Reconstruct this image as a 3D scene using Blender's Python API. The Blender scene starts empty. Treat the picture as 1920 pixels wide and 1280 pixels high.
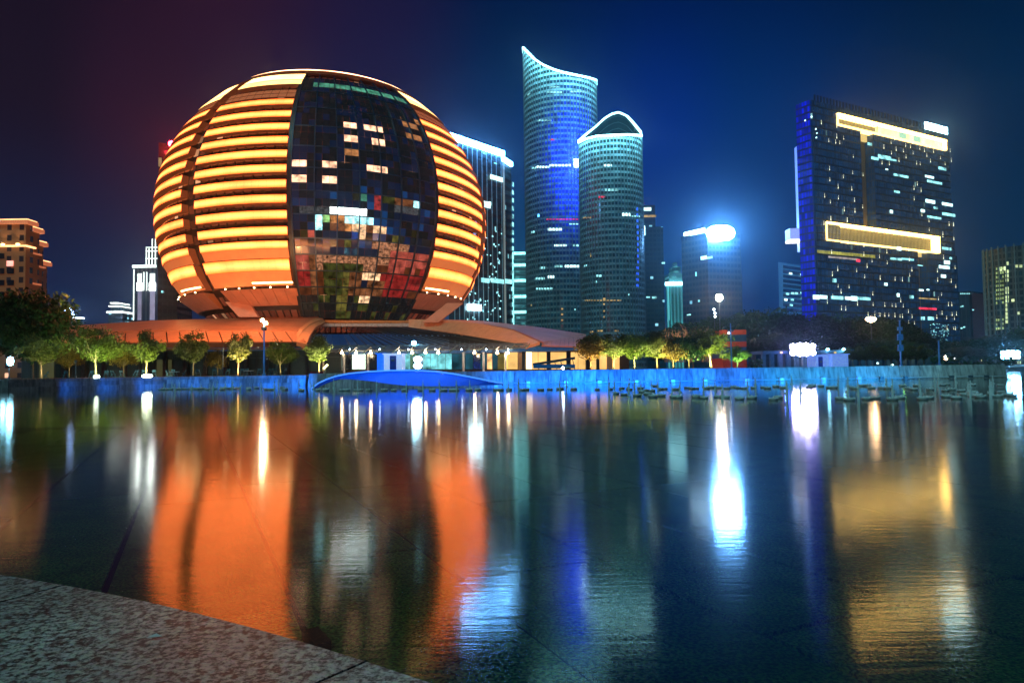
import bpy, math, random
from math import radians, sin, cos, tan, atan, atan2, sqrt, pi
from mathutils import Vector, Matrix
random.seed(7)
sc = bpy.context.scene
COL = sc.collection
# ------------------------------------------------------------------ camera
F, H = 1280.0, 1.7
TILT, ROLL = atan(53/1280), radians(.77)
_f = Vector((0, cos(TILT), sin(TILT))); _u0 = Vector((0, -sin(TILT), cos(TILT))); _r0 = Vector((1, 0, 0))
_r = _r0*cos(ROLL) - _u0*sin(ROLL); _u = _r0*sin(ROLL) + _u0*cos(ROLL)
EYE = Vector((0, 0, H))
cd = bpy.data.cameras.new('camera'); cam = bpy.data.objects.new('camera', cd); COL.objects.link(cam)
cd.sensor_width = 36; cd.lens = 24; cd.clip_end = 6000; cd.clip_start = .05
M = Matrix((_r, _u, -_f)).transposed().to_4x4(); M.translation = EYE
cam.matrix_world = M; sc.camera = cam
# ------------------------------------------------------------------ world, added teal fill, exposure
def s2l(c): return tuple(((v/255+.055)/1.055)**2.4 if v > 10 else v/255/12.92 for v in c)
ORD = ['first', 'second', 'third', 'fourth', 'fifth', 'sixth', 'seventh', 'eighth', 'ninth', 'tenth', 'eleventh', 'twelfth', 'thirteenth', 'fourteenth', 'fifteenth', 'sixteenth', 'seventeenth', 'eighteenth', 'nineteenth', 'twentieth', '21st', '22nd', '23rd', '24th', '25th', '26th', '27th', '28th', '29th', '30th', '31st', '32nd', '33rd', '34th', '35th', '36th']
w = bpy.data.worlds.new('World'); sc.world = w; w.use_nodes = True
nt = w.node_tree; nt.nodes.clear(); N = nt.nodes.new; LK = nt.links.new
out = N('ShaderNodeOutputWorld'); bg = N('ShaderNodeBackground'); LK(bg.outputs[0], out.inputs[0])
tc = N('ShaderNodeTexCoord'); sep = N('ShaderNodeSeparateXYZ'); LK(tc.outputs['Generated'], sep.inputs[0])
def ramp(stops):
    r = N('ShaderNodeValToRGB'); e = r.color_ramp.elements
    while len(e) < len(stops): e.new(.5)
    for k, (p, c) in zip(e, sorted(stops)): k.position = p; k.color = (*s2l(c), 1)
    r.color_ramp.interpolation = 'B_SPLINE' if False else 'EASE'
    return r
def mth(op, a, b=None):
    m = N('ShaderNodeMath'); m.operation = op
    for i, v in enumerate((a, b)):
        if v is None: continue
        if isinstance(v, (int, float)): m.inputs[i].default_value = v
        else: LK(v, m.inputs[i])
    return m.outputs[0]
x2 = mth('MULTIPLY', sep.outputs[0], sep.outputs[0]); y2 = mth('MULTIPLY', sep.outputs[1], sep.outputs[1])
un = mth('DIVIDE', sep.outputs[0], mth('SQRT', mth('ADD', mth('ADD', x2, y2), 1e-6)))
ua = mth('ADD', mth('MULTIPLY', un, .5), .5)
U = lambda px: (px-960)/1280/sqrt(1+((px-960)/1280)**2)*.5+.5
low = ramp([(0, (20, 26, 52)), (U(120), (24, 40, 78)), (U(700), (20, 60, 105)), (U(950), (0, 82, 128)), (U(1420), (0, 56, 118)), (U(1850), (4, 52, 88)), (1, (4, 40, 70))])
mid = ramp([(0, (30, 22, 36)), (U(60), (32, 24, 42)), (U(230), (48, 27, 50)), (U(700), (30, 34, 78)), (U(930), (0, 48, 100)), (U(1240), (0, 46, 140)), (U(1430), (0, 50, 116)), (U(1850), (0, 42, 80)), (1, (0, 30, 60))])
top = ramp([(0, (22, 16, 30)), (U(60), (28, 18, 36)), (U(420), (50, 24, 46)), (U(720), (30, 26, 64)), (U(960), (0, 26, 70)), (U(1300), (0, 28, 78)), (U(1800), (0, 20, 54)), (1, (0, 18, 44))])
for r in (low, mid, top): LK(ua, r.inputs[0])
def sstep(a, b):
    m = N('ShaderNodeMapRange'); m.interpolation_type = 'SMOOTHSTEP'; LK(sep.outputs[2], m.inputs[0])
    m.inputs[1].default_value = a; m.inputs[2].default_value = b; return m.outputs[0]
def mix(fac, a, b):
    m = N('ShaderNodeMix'); m.data_type = 'RGBA'; LK(fac, m.inputs[0]); LK(a, m.inputs[6]); LK(b, m.inputs[7]); return m.outputs[2]
m1 = mix(sstep(.10, .33), low.outputs[0], mid.outputs[0]); m2 = mix(sstep(.3, .52), m1, top.outputs[0])
LK(m2, bg.inputs[0]); bg.inputs[1].default_value = .8
sun = bpy.data.lights.new('teal_fill', 'SUN'); sun.energy = .8; sun.color = (.36, .85, .78); sun.angle = radians(12)  # unseen cool fill from behind the camera, added to lift ledge and facades
so = bpy.data.objects.new('teal_fill', sun); COL.objects.link(so)
so.rotation_euler = Vector((-.45, -.7, 1.0)).to_track_quat('Z', 'Y').to_euler()
sc.view_settings.view_transform = 'Standard'; sc.view_settings.look = 'None'
sc.view_settings.exposure = 0; sc.view_settings.gamma = 1; sc.view_settings.use_curve_mapping = False
sc.render.engine = 'CYCLES'; cy = sc.cycles
cy.use_denoising = True; cy.sample_clamp_indirect = 12; cy.max_bounces = 5; cy.diffuse_bounces = 2; cy.glossy_bounces = 3
cy.transparent_max_bounces = 8; cy.caustics_reflective = False; cy.caustics_refractive = False
# ------------------------------------------------------------------ geometry of the photograph -> points of the place
def ray(x, y): return _r*((x-960)/F) + _u*((640-y)/F) + _f
def P(x, y, D): v = ray(x, y); return EYE + v*(D/v.y)
def G(x, y, z=0.0): v = ray(x, y); return EYE + v*((z-H)/v.z)
def proj(p): d = Vector(p)-EYE; k = d.dot(_f); return 960+F*d.dot(_r)/k, 640-F*d.dot(_u)/k
def at(x, D, z=1.3):            # point at photo column x, depth D, height z
    p = P(x, 693, D); return Vector((p.x, D, z))
# ------------------------------------------------------------------ helpers
class MB:
    def __init__(s): s.v = []; s.f = []; s.uv = []; s.mi = []; s.col = []
    def face(s, pts, uv=None, mi=0, col=None):
        n = len(s.v); s.v += [tuple(p) for p in pts]; s.f.append(tuple(range(n, n+len(pts))))
        s.uv.append(uv or [(0, 0), (1, 0), (1, 1), (0, 1)][:len(pts)] if len(pts) <= 4 else [(0, 0)]*len(pts)); s.mi.append(mi)
        s.col.append(col)
    def hexa(s, a, mi=0, col=None):       # 8 corners: bottom 0-3 ccw, top 4-7
        for q in ((3, 2, 1, 0), (4, 5, 6, 7), (0, 1, 5, 4), (1, 2, 6, 5), (2, 3, 7, 6), (3, 0, 4, 7)):
            s.face([a[i] for i in q], mi=mi, col=col)
    def box(s, c, d, rz=0, mi=0, col=None):
        c = Vector(c); cr, sr = cos(rz), sin(rz); a = []
        for z in (-.5, .5):
            for x, y in ((-.5, -.5), (.5, -.5), (.5, .5), (-.5, .5)):
                X, Y = x*d[0], y*d[1]; a.append(c+Vector((X*cr-Y*sr, X*sr+Y*cr, z*d[2])))
        s.hexa(a, mi, col)
    def bar(s, a, b, t, t2=None, mi=0, col=None):
        a = Vector(a); b = Vector(b); d = (b-a)
        if d.length < 1e-6: return
        d.normalize(); up = Vector((0, 0, 1)) if abs(d.z) < .95 else Vector((0, 1, 0))
        x = d.cross(up).normalized(); y = x.cross(d).normalized(); t2 = t if t2 is None else t2
        c = []
        for p, r in ((a, t), (b, t2)):
            for i, j in ((-1, -1), (1, -1), (1, 1), (-1, 1)): c.append(p+x*(i*r/2)+y*(j*r/2))
        s.hexa(c, mi, col)
    def tube(s, a, b, r, r2=None, n=8, mi=0, cap=True):
        a = Vector(a); b = Vector(b); d = (b-a).normalized(); up = Vector((0, 0, 1)) if abs(d.z) < .95 else Vector((0, 1, 0))
        x = d.cross(up).normalized(); y = x.cross(d).normalized(); r2 = r if r2 is None else r2
        A = [a+(x*cos(2*pi*k/n)+y*sin(2*pi*k/n))*r for k in range(n)]; B = [b+(x*cos(2*pi*k/n)+y*sin(2*pi*k/n))*r2 for k in range(n)]
        for k in range(n): j = (k+1) % n; s.face([A[k], A[j], B[j], B[k]], mi=mi)
        if cap: s.face(B, mi=mi); s.face(A[::-1], mi=mi)
    def lathe(s, c, prof, n=16, mi=0):
        c = Vector(c); R = [[c+Vector((r*cos(2*pi*k/n), r*sin(2*pi*k/n), z)) for k in range(n)] for r, z in prof]
        for i in range(len(R)-1):
            for k in range(n): j = (k+1) % n; s.face([R[i][k], R[i][j], R[i+1][j], R[i+1][k]], mi=mi)
    def prism(s, pts, z0, z1, mi=0, roof=True, ztop=None):
        n = len(pts); u = 0; s0 = [ztop(p) if ztop else z1 for p in pts]
        for k in range(n):
            a = pts[k]; b = pts[(k+1) % n]; L = sqrt((a[0]-b[0])**2+(a[1]-b[1])**2)
            za, zb = s0[k], s0[(k+1) % n]
            s.face([(a[0], a[1], z0), (b[0], b[1], z0), (b[0], b[1], zb), (a[0], a[1], za)], uv=[(u, z0), (u+L, z0), (u+L, zb), (u, za)], mi=mi)
            u += L
        if roof: s.face([(p[0], p[1], z) for p, z in zip(pts, s0)], uv=[(0, 0)]*n, mi=mi)
    def build(s, name, mats, parent=None, smooth=False, loc=None):
        me = bpy.data.meshes.new(name); v = s.v
        if loc is not None: l = Vector(loc); v = [tuple(Vector(p)-l) for p in v]
        me.from_pydata(v, [], s.f)
        uvl = me.uv_layers.new(name='UVMap'); i = 0
        flat = []
        for f, u in zip(s.f, s.uv):
            u = list(u)+[(0, 0)]*(len(f)-len(u))
            for q in range(len(f)): flat += u[q]
        uvl.data.foreach_set('uv', flat)
        if any(c is not None for c in s.col):
            ca = me.color_attributes.new('Glow', 'FLOAT_COLOR', 'CORNER'); fl = []
            for f, c in zip(s.f, s.col):
                for q in range(len(f)):
                    cc = (0, 0, 0) if c is None else (c[q] if isinstance(c[0], (tuple, list)) else c)
                    fl += [cc[0], cc[1], cc[2], 1]
            ca.data.foreach_set('color', fl)
        mats = mats if isinstance(mats, (list, tuple)) else [mats]
        for m in mats: me.materials.append(m)
        me.polygons.foreach_set('material_index', s.mi)
        if smooth: me.polygons.foreach_set('use_smooth', [True]*len(s.f))
        me.update()
        return link(name, me, parent, loc)
def link(name, me, parent=None, loc=None):
    o = bpy.data.objects.new(name, me); COL.objects.link(o)
    if parent is not None: o.parent = parent
    if loc is not None: o.location = loc
    return o
def tag(o, label=None, cat=None, group=None, kind=None):
    if label: o['label'] = label
    if cat: o['category'] = cat
    if group: o['group'] = group
    if kind: o['kind'] = kind
    return o
def thing(name, label, cat, group=None):
    return tag(link(name, None), label, cat, group)
def lamp(typ, loc, energy, color, parent=None, size=.3, target=None, angle=None, blend=.6, name='lamp_light'):
    l = bpy.data.lights.new(name, typ); l.energy = energy; l.color = color
    if typ == 'AREA': l.shape = 'RECTANGLE' if isinstance(size, tuple) else 'DISK'; l.size = size[0] if isinstance(size, tuple) else size
    if typ == 'AREA' and isinstance(size, tuple): l.size_y = size[1]
    if typ in ('POINT', 'SPOT'): l.shadow_soft_size = size
    if typ == 'SPOT': l.spot_size = radians(angle or 90); l.spot_blend = blend
    o = bpy.data.objects.new(name, l); COL.objects.link(o); o.location = loc
    if parent is not None: o.parent = parent
    if target is not None: o.rotation_euler = (Vector(loc)-Vector(target)).to_track_quat('Z', 'Y').to_euler()
    return o
def copy_tree(o, parent=None):
    c = o.copy(); COL.objects.link(c)
    if parent is not None: c.parent = parent
    for ch in list(o.children): copy_tree(ch, c)
    return c
# ------------------------------------------------------------------ materials
def newmat(name):
    m = bpy.data.materials.new(name); m.use_nodes = True; t = m.node_tree; t.nodes.clear(); return m, t
def nodes(t):
    def n(kind, **kw):
        x = t.nodes.new(kind)
        for k, v in kw.items(): setattr(x, k, v)
        return x
    return n
def pmat(name, base, rough=.6, metal=0, var=.25, scale=3.0, spec=.5, bump=0, emit=None, stretch=None):
    m, t = newmat(name); n = nodes(t); o = n('ShaderNodeOutputMaterial'); b = n('ShaderNodeBsdfPrincipled')
    tcn = n('ShaderNodeTexCoord'); nz = n('ShaderNodeTexNoise'); nz.inputs['Scale'].default_value = scale; nz.inputs['Detail'].default_value = 5
    if stretch:
        mp = n('ShaderNodeMapping'); mp.inputs['Scale'].default_value = stretch; t.links.new(tcn.outputs['Object'], mp.inputs[0]); t.links.new(mp.outputs[0], nz.inputs['Vector'])
    else: t.links.new(tcn.outputs['Object'], nz.inputs['Vector'])
    r = n('ShaderNodeValToRGB'); e = r.color_ramp.elements
    e[0].position = .3; e[1].position = .7
    e[0].color = (*[c*(1-var) for c in base], 1); e[1].color = (*[min(1, c*(1+var)) for c in base], 1)
    t.links.new(nz.outputs[0], r.inputs[0]); t.links.new(r.outputs[0], b.inputs['Base Color'])
    b.inputs['Roughness'].default_value = rough; b.inputs['Metallic'].default_value = metal; b.inputs['Specular IOR Level'].default_value = spec
    if emit: b.inputs['Emission Color'].default_value = (*emit, 1); b.inputs['Emission Strength'].default_value = 1  # emit mostly stands in for lamp light falling on the surface
    if bump:
        bp = n('ShaderNodeBump'); bp.inputs['Strength'].default_value = bump; bp.inputs['Distance'].default_value = .02
        t.links.new(nz.outputs[0], bp.inputs['Height']); t.links.new(bp.outputs[0], b.inputs['Normal'])
    t.links.new(b.outputs[0], o.inputs[0])
    if emit: m.cycles.emission_sampling = 'NONE'
    return m
def emat(name, col, samp='NONE', var=.0, scale=1.0, sharp=False):
    m, t = newmat(name); n = nodes(t); o = n('ShaderNodeOutputMaterial'); e = n('ShaderNodeEmission')
    e.inputs[0].default_value = (*col, 1)
    if var:
        tcn = n('ShaderNodeTexCoord'); nz = n('ShaderNodeTexNoise'); nz.inputs['Scale'].default_value = scale; nz.inputs['Detail'].default_value = 3
        t.links.new(tcn.outputs['Object'], nz.inputs['Vector'])
        mr = n('ShaderNodeMapRange'); mr.inputs[1].default_value = .46 if sharp else .3; mr.inputs[2].default_value = .62 if sharp else .7
        mr.inputs[3].default_value = 1-var; mr.inputs[4].default_value = 1+var
        t.links.new(nz.outputs[0], mr.inputs[0]); t.links.new(mr.outputs[0], e.inputs[1])
    t.links.new(e.outputs[0], o.inputs[0]); m.cycles.emission_sampling = samp
    return m
def glowmat(name, base=(.02, .04, .05), rough=.3, strength=1.0):  # Glow also carries faint facade light put in as emission
    m, t = newmat(name); n = nodes(t); o = n('ShaderNodeOutputMaterial'); b = n('ShaderNodeBsdfPrincipled')
    a = n('ShaderNodeAttribute'); a.attribute_name = 'Glow'; b.inputs['Base Color'].default_value = (*base, 1)
    b.inputs['Roughness'].default_value = rough
    nz = n('ShaderNodeTexNoise'); nz.inputs['Scale'].default_value = .35; nz.inputs['Detail'].default_value = 4
    tcn = n('ShaderNodeTexCoord'); t.links.new(tcn.outputs['Object'], nz.inputs['Vector'])
    mr = n('ShaderNodeMapRange'); mr.inputs[1].default_value = .3; mr.inputs[2].default_value = .7; mr.inputs[3].default_value = .45*strength; mr.inputs[4].default_value = 1.5*strength
    t.links.new(nz.outputs[0], mr.inputs[0]); t.links.new(a.outputs['Color'], b.inputs['Emission Color']); t.links.new(mr.outputs[0], b.inputs['Emission Strength'])
    t.links.new(b.outputs[0], o.inputs[0]); m.cycles.emission_sampling = 'NONE'; return m
def facade(name, wall, glass, cw=3.0, fh=3.5, wx=(.12, .88), wy=(.3, .85), lit=.04, litcol=(1, .8, .5), lits=1.5, dim=(0, 0, 0), seed=0.0, rough=.25):  # dim: faint glow put into every pane, standing in for lamp light
    m, t = newmat(name); n = nodes(t); L = t.links.new; o = n('ShaderNodeOutputMaterial'); b = n('ShaderNodeBsdfPrincipled')
    uv = n('ShaderNodeTexCoord'); sp = n('ShaderNodeSeparateXYZ'); L(uv.outputs['UV'], sp.inputs[0])
    def mm(op, a, bb=None, c=None):
        q = n('ShaderNodeMath', operation=op)
        for i, v in enumerate((a, bb, c)):
            if v is None: continue
            if isinstance(v, (int, float)): q.inputs[i].default_value = v
            else: L(v, q.inputs[i])
        return q.outputs[0]
    U_ = mm('DIVIDE', sp.outputs[0], cw); V_ = mm('DIVIDE', sp.outputs[1], fh)
    fu = mm('FRACT', U_); fv = mm('FRACT', V_); iu = mm('FLOOR', U_); iv = mm('FLOOR', V_)
    win = mm('MULTIPLY', mm('MULTIPLY', mm('GREATER_THAN', fu, wx[0]), mm('LESS_THAN', fu, wx[1])), mm('MULTIPLY', mm('GREATER_THAN', fv, wy[0]), mm('LESS_THAN', fv, wy[1])))
    cb = n('ShaderNodeCombineXYZ'); L(iu, cb.inputs[0]); L(iv, cb.inputs[1]); cb.inputs[2].default_value = seed
    wn = n('ShaderNodeTexWhiteNoise'); L(cb.outputs[0], wn.inputs[0])
    on = mm('MULTIPLY', mm('LESS_THAN', wn.outputs[0], lit), win)
    mc = n('ShaderNodeMix', data_type='RGBA'); L(win, mc.inputs[0]); mc.inputs[6].default_value = (*wall, 1); mc.inputs[7].default_value = (*glass, 1)
    L(mc.outputs[2], b.inputs['Base Color'])
    rr = mm('SUBTRACT', .7, mm('MULTIPLY', win, .7-rough)); L(rr, b.inputs['Roughness'])
    sepc = n('ShaderNodeSeparateColor'); L(wn.outputs[1], sepc.inputs[0])
    k = mm('MULTIPLY', on, mm('MULTIPLY', mm('ADD', sepc.outputs[1], .25), lits))
    e1 = n('ShaderNodeMix', data_type='RGBA'); L(on, e1.inputs[0])
    d2 = n('ShaderNodeMix', data_type='RGBA'); L(mm('MULTIPLY', win, mm('ADD', .3, sepc.outputs[2])), d2.inputs[0]); d2.inputs[6].default_value = (0, 0, 0, 1); d2.inputs[7].default_value = (*dim, 1); d2.clamp_factor = False
    L(d2.outputs[2], e1.inputs[6])
    lc = n('ShaderNodeMix', data_type='RGBA', blend_type='MULTIPLY'); lc.inputs[0].default_value = 1; lc.inputs[6].default_value = (*litcol, 1)
    kk = n('ShaderNodeCombineColor'); L(k, kk.inputs[0]); L(k, kk.inputs[1]); L(k, kk.inputs[2]); L(kk.outputs[0], lc.inputs[7]); lc.clamp_result = False
    L(lc.outputs[2], e1.inputs[7]); L(e1.outputs[2], b.inputs['Emission Color']); b.inputs['Emission Strength'].default_value = 1
    L(b.outputs[0], o.inputs[0]); m.cycles.emission_sampling = 'NONE'; return m
MT = {}
MT['steel'] = pmat('painted_steel', (.12, .17, .2), .45, .6); MT['darksteel'] = pmat('dark_steel', (.03, .04, .05), .4, .5)
MT['white'] = pmat('white_paint', (.7, .72, .75), .5, var=.08); MT['concrete'] = pmat('concrete', (.32, .32, .3), .8, scale=1.2, bump=.2)
MT['terra'] = pmat('copper_panel', (.52, .24, .13), .38, .35, var=.12, scale=.6); MT['terra2'] = pmat('copper_panel_pale', (.6, .34, .18), .5, .1, var=.1, scale=.8)
MT['darkglass'] = pmat('dark_glass', (.012, .02, .03), .12, 0, spec=.8); MT['navy'] = pmat('navy_fascia', (.03, .14, .32), .4, emit=(0, .022, .085))  # navy: blue lamp light on the fascia put in as faint glow
MT['lampwhite'] = emat('cool_lamp', (26, 34, 40)); MT['lampwarm'] = emat('warm_lamp', (60, 38, 18)); MT['lampcyan'] = emat('cyan_lamp', (12, 34, 44))
MT['lampblue'] = emat('blue_lamp', (3, 9, 50)); MT['red'] = emat('red_lamp', (60, 1.5, 3), 'FRONT'); MT['huge'] = emat('flood_lamp', (45, 80, 120))
MT['winwarm'] = emat('warm_window', (2.2, 1.25, .75), var=.35, scale=.8); MT['wincool'] = emat('cool_window', (.9, 2.0, 2.1), var=.5, scale=.5)
MT['winyellow'] = emat('yellow_window', (1.5, .95, .28), var=.4, scale=.5)
MT['bluepaint'] = pmat('pale_panel', (.45, .5, .55), .55, var=.15, scale=2)
# ------------------------------------------------------------------ the pool: floor, water, banks
# path of the far bank (photo column, depth)
BANK = [(-900, 70), (-400, 72), (-150, 75), (0, 79), (150, 86), (300, 92), (450, 91), (580, 87), (700, 83), (950, 80), (1150, 78), (1500, 78), (1885, 81)]
bank = [at(x, d, 0) for x, d in BANK]
def water_mat():
    m, t = newmat('pool_water'); n = nodes(t); L = t.links.new; o = n('ShaderNodeOutputMaterial')
    g = n('ShaderNodeBsdfGlossy'); g.inputs["Roughness"].default_value = .125; g.distribution = 'GGX'; g.inputs[0].default_value = (1, 1, 1, 1)
    sy = n('ShaderNodeSeparateXYZ'); tc0 = n('ShaderNodeTexCoord'); L(tc0.outputs['Object'], sy.inputs[0]); rg = n('ShaderNodeMapRange'); L(sy.outputs[1], rg.inputs[0])
    rg.inputs[1].default_value = 14; rg.inputs[2].default_value = 60; rg.inputs[3].default_value = .10; rg.inputs[4].default_value = .055; L(rg.outputs[0], g.inputs['Roughness'])
    tr = n('ShaderNodeBsdfTransparent'); tr.inputs[0].default_value = (.55, .72, .6, 1)
    fr = n('ShaderNodeFresnel'); fr.inputs[0].default_value = 1.5
    mx = n('ShaderNodeMixShader'); tcn = n('ShaderNodeTexCoord')
    mp = n('ShaderNodeMapping'); mp.inputs['Scale'].default_value = (.9, 6.0, 1); L(tcn.outputs['Object'], mp.inputs[0])
    nz = n('ShaderNodeTexNoise'); nz.inputs['Scale'].default_value = 2.2; nz.inputs['Detail'].default_value = 4; L(mp.outputs[0], nz.inputs[0])
    bp = n('ShaderNodeBump'); bp.inputs['Strength'].default_value = .075; bp.inputs['Distance'].default_value = .02; L(nz.outputs[0], bp.inputs['Height'])
    L(bp.outputs[0], g.inputs['Normal']); L(fr.outputs[0], mx.inputs[0]); L(tr.outputs[0], mx.inputs[1]); L(g.outputs[0], mx.inputs[2]); L(mx.outputs[0], o.inputs[0]); return m
wp = MB(); far = [(p.x, p.y+.3) for p in bank]; far += [(bank[-1].x+3, 150), (500, 152)]
for (a, b) in zip(far[:-1], far[1:]): wp.face([(a[0], -3, 0), (b[0], -3, 0), (b[0], b[1], 0), (a[0], a[1], 0)])
tag(wp.build('water', water_mat()), kind='structure')
def granite(name, light, dark, scale, rough=.5, thr=(.42, .58), wet=0):
    m, t = newmat(name); n = nodes(t); L = t.links.new; o = n('ShaderNodeOutputMaterial'); b = n('ShaderNodeBsdfPrincipled')
    tcn = n('ShaderNodeTexCoord'); nz = n('ShaderNodeTexNoise'); nz.inputs['Scale'].default_value = scale; nz.inputs['Detail'].default_value = 4; nz.inputs['Roughness'].default_value = .65
    L(tcn.outputs['Object'], nz.inputs[0]); r = n('ShaderNodeValToRGB'); e = r.color_ramp.elements
    e[0].position, e[1].position = thr; e[0].color = (*dark, 1); e[1].color = (*light, 1); L(nz.outputs[0], r.inputs[0])
    n2 = n('ShaderNodeTexNoise'); n2.inputs['Scale'].default_value = 2.3; n2.inputs['Detail'].default_value = 6; L(tcn.outputs['Object'], n2.inputs[0])
    vo = n('ShaderNodeTexVoronoi'); vo.inputs['Scale'].default_value = scale*1.3; L(tcn.outputs['Object'], vo.inputs[0])
    gs = n('ShaderNodeMix', data_type='RGBA', blend_type='MULTIPLY'); gs.inputs[0].default_value = .35; L(r.outputs[0], gs.inputs[6]); L(vo.outputs['Color'], gs.inputs[7])
    mr = n('ShaderNodeMapRange'); mr.inputs[1].default_value = .3; mr.inputs[2].default_value = .7; mr.inputs[3].default_value = .65; mr.inputs[4].default_value = 1.2; L(n2.outputs[0], mr.inputs[0])
    hs = n('ShaderNodeHueSaturation'); hs.inputs['Saturation'].default_value = 1.15 if name.startswith('wet') else .5; L(gs.outputs[2], hs.inputs['Color']); L(mr.outputs[0], hs.inputs['Value']); L(hs.outputs[0], b.inputs['Base Color'])
    b.inputs['Roughness'].default_value = rough
    bp = n('ShaderNodeBump'); bp.inputs['Strength'].default_value = .25; bp.inputs['Distance'].default_value = .002; L(nz.outputs[0], bp.inputs['Height']); L(bp.outputs[0], b.inputs['Normal'])
    L(b.outputs[0], o.inputs[0]); return m
MT['granite'] = granite('grey_granite', (.66, .70, .58), (.06, .06, .045), 75, .42)
MT['bedgranite'] = [granite('wet_green_granite_%s' % k, tuple(c*v for c in (.26, .44, .12)), (.05, .09, .02), 40, .8) for k, v in (('pale', 1.15), ('mid', 1.0), ('dark', .85))]
MT['bed'] = pmat('pool_bed', (.12, .22, .06), .9, scale=2)
MT['joint'] = pmat('joint_mud', (.004, .005, .004), .9)
# pool floor: granite slabs in view near the camera, a plain bed beyond
fl = MB(); fl.face([(-300, -6, -.16), (300, -6, -.16), (300, 160, -.16), (-300, 160, -.16)])
floor_o = tag(fl.build('pool_floor', MT['joint']), kind='structure')
dn = Vector((.905, .425, 0)); ds = Vector((-.425, .905, 0))
lines = [-.66+1.40*k for k in range(-7, 16)]
nslab = 0
for i in range(len(lines)-1):
    s = 3.55 - 5.2*2 + (0 if i >= 10 else (2.1 if i % 2 else 3.3))
    while s < 26:
        c = dn*((lines[i]+lines[i+1])/2)+ds*(s+2.6)
        if c.y > 2.2 and abs(c.x) < c.y*.85+2.5 and c.y < 24:
            b_ = MB(); g = .03
            z = -.12+random.uniform(-.004, .003)
            q = [dn*(lines[i]+g)+ds*(s+g), dn*(lines[i+1]-g)+ds*(s+g), dn*(lines[i+1]-g)+ds*(s+5.2-g), dn*(lines[i]+g)+ds*(s+5.2-g)]
            b_.hexa([Vector((p.x, p.y, -.17)) for p in q]+[Vector((p.x, p.y, z)) for p in q])
            b_.build('granite_slab', MT['bedgranite'][random.randrange(3)], floor_o); nslab += 1
        s += 5.2
bb = MB(); bb.face([(-300, 24.5, -.125), (300, 24.5, -.125), (300, 159, -.125), (-300, 159, -.125)]); bb.build('deep_bed', MT['bed'], floor_o)
# drain slot near the ledge
dr = MB(); a = G(581, 1192, -.11); b = G(606, 1219, -.11); dr.bar(a, b, .11); o = dr.build('drain_slot', MT['joint']); tag(o, 'short black drain slot at the end of a floor joint beside the granite ledge', 'drain')
# near granite ledge
ZL = 1.1
e0, e1 = G(0, 1075, ZL), G(820, 1280, ZL); ed = (e1-e0); ed.normalize(); back = Vector((ed.y, -ed.x, 0))
if back.y > 0: back = -back
coping = tag(link('granite_ledge', None), kind='structure')
j1, k1 = G(100, 1101, ZL), G(0, 1128, ZL); j2, k2 = G(672, 1247, ZL), G(595, 1280, ZL)
def edgept(t, off=0):   # gently bowed edge line
    L_ = (e1-e0).length; c = .05*(1-((t/L_-.5)*2)**2); return e0+ed*t-back*c+back*off
t1 = (j1-e0).dot(ed); t2 = (j2-e0).dot(ed); tb1 = (k1-e0).dot(ed)-t1; ob1 = (k1-e0).dot(back); tb2 = (k2-e0).dot(ed)-t2; ob2 = (k2-e0).dot(back)
sl1 = tb1/max(ob1, .01); sl2 = tb2/max(ob2, .01)
W = t2-t1
js = [(t1-2*W, sl1), (t1-W, sl1), (t1, sl1), (t2, sl2), (t2+W, sl2), (t2+2*W, sl2)]
for (ta, sa), (tb_, sb) in zip(js[:-1], js[1:]):
    b_ = MB(); g = .004; n_ = 6; D_ = 1.5; ft = []; bt = []
    for k in range(n_+1):
        f_ = k/n_; t = (ta+g)*(1-f_)+(tb_-g)*f_; ft.append(edgept(t)); t_ = t+(sa*(1-f_)+sb*f_)*D_; bt.append(edgept(t_, D_))
    for k in range(n_):
        ch = .006; A, B, C_, D2 = ft[k], ft[k+1], bt[k+1], bt[k]
        Ai, Bi = A+back*ch, B+back*ch; dz = Vector((0, 0, ch))
        b_.face([Ai, Bi, C_, D2]); b_.face([A-dz, B-dz, Bi, Ai]); b_.face([A-Vector((0, 0, .25)), B-Vector((0, 0, .25)), B-dz, A-dz])
    for P0, P1 in ((ft[0], bt[0]), (bt[-1], ft[-1])): b_.face([P0-Vector((0, 0, .25)), P0-Vector((0, 0, .006)), P1, P1-Vector((0, 0, .25))])
    b_.build('granite_slab', MT['granite'], coping)
b_ = MB(); q = [edgept(-6, .06), edgept(7, .06), edgept(7, 1.5), edgept(-6, 1.5)]
b_.hexa([Vector((p.x, p.y, -.2)) for p in q]+[Vector((p.x, p.y, ZL-.03)) for p in q]); b_.build('ledge_wall', MT['concrete'], coping)
lf = MB(); c = G(288, 1196, ZL+.004); lf.face([c+Vector((-.017, -.004, .003)), c+Vector((-.004, -.008, .006)), c+Vector((.018, .002, .004)), c+Vector((.003, .007, .009))])
tag(lf.build('leaf', pmat('pale_leaf', (.75, .8, .8), .3)), 'small pale fallen leaf lying on the speckled granite ledge', 'leaf')
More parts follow.
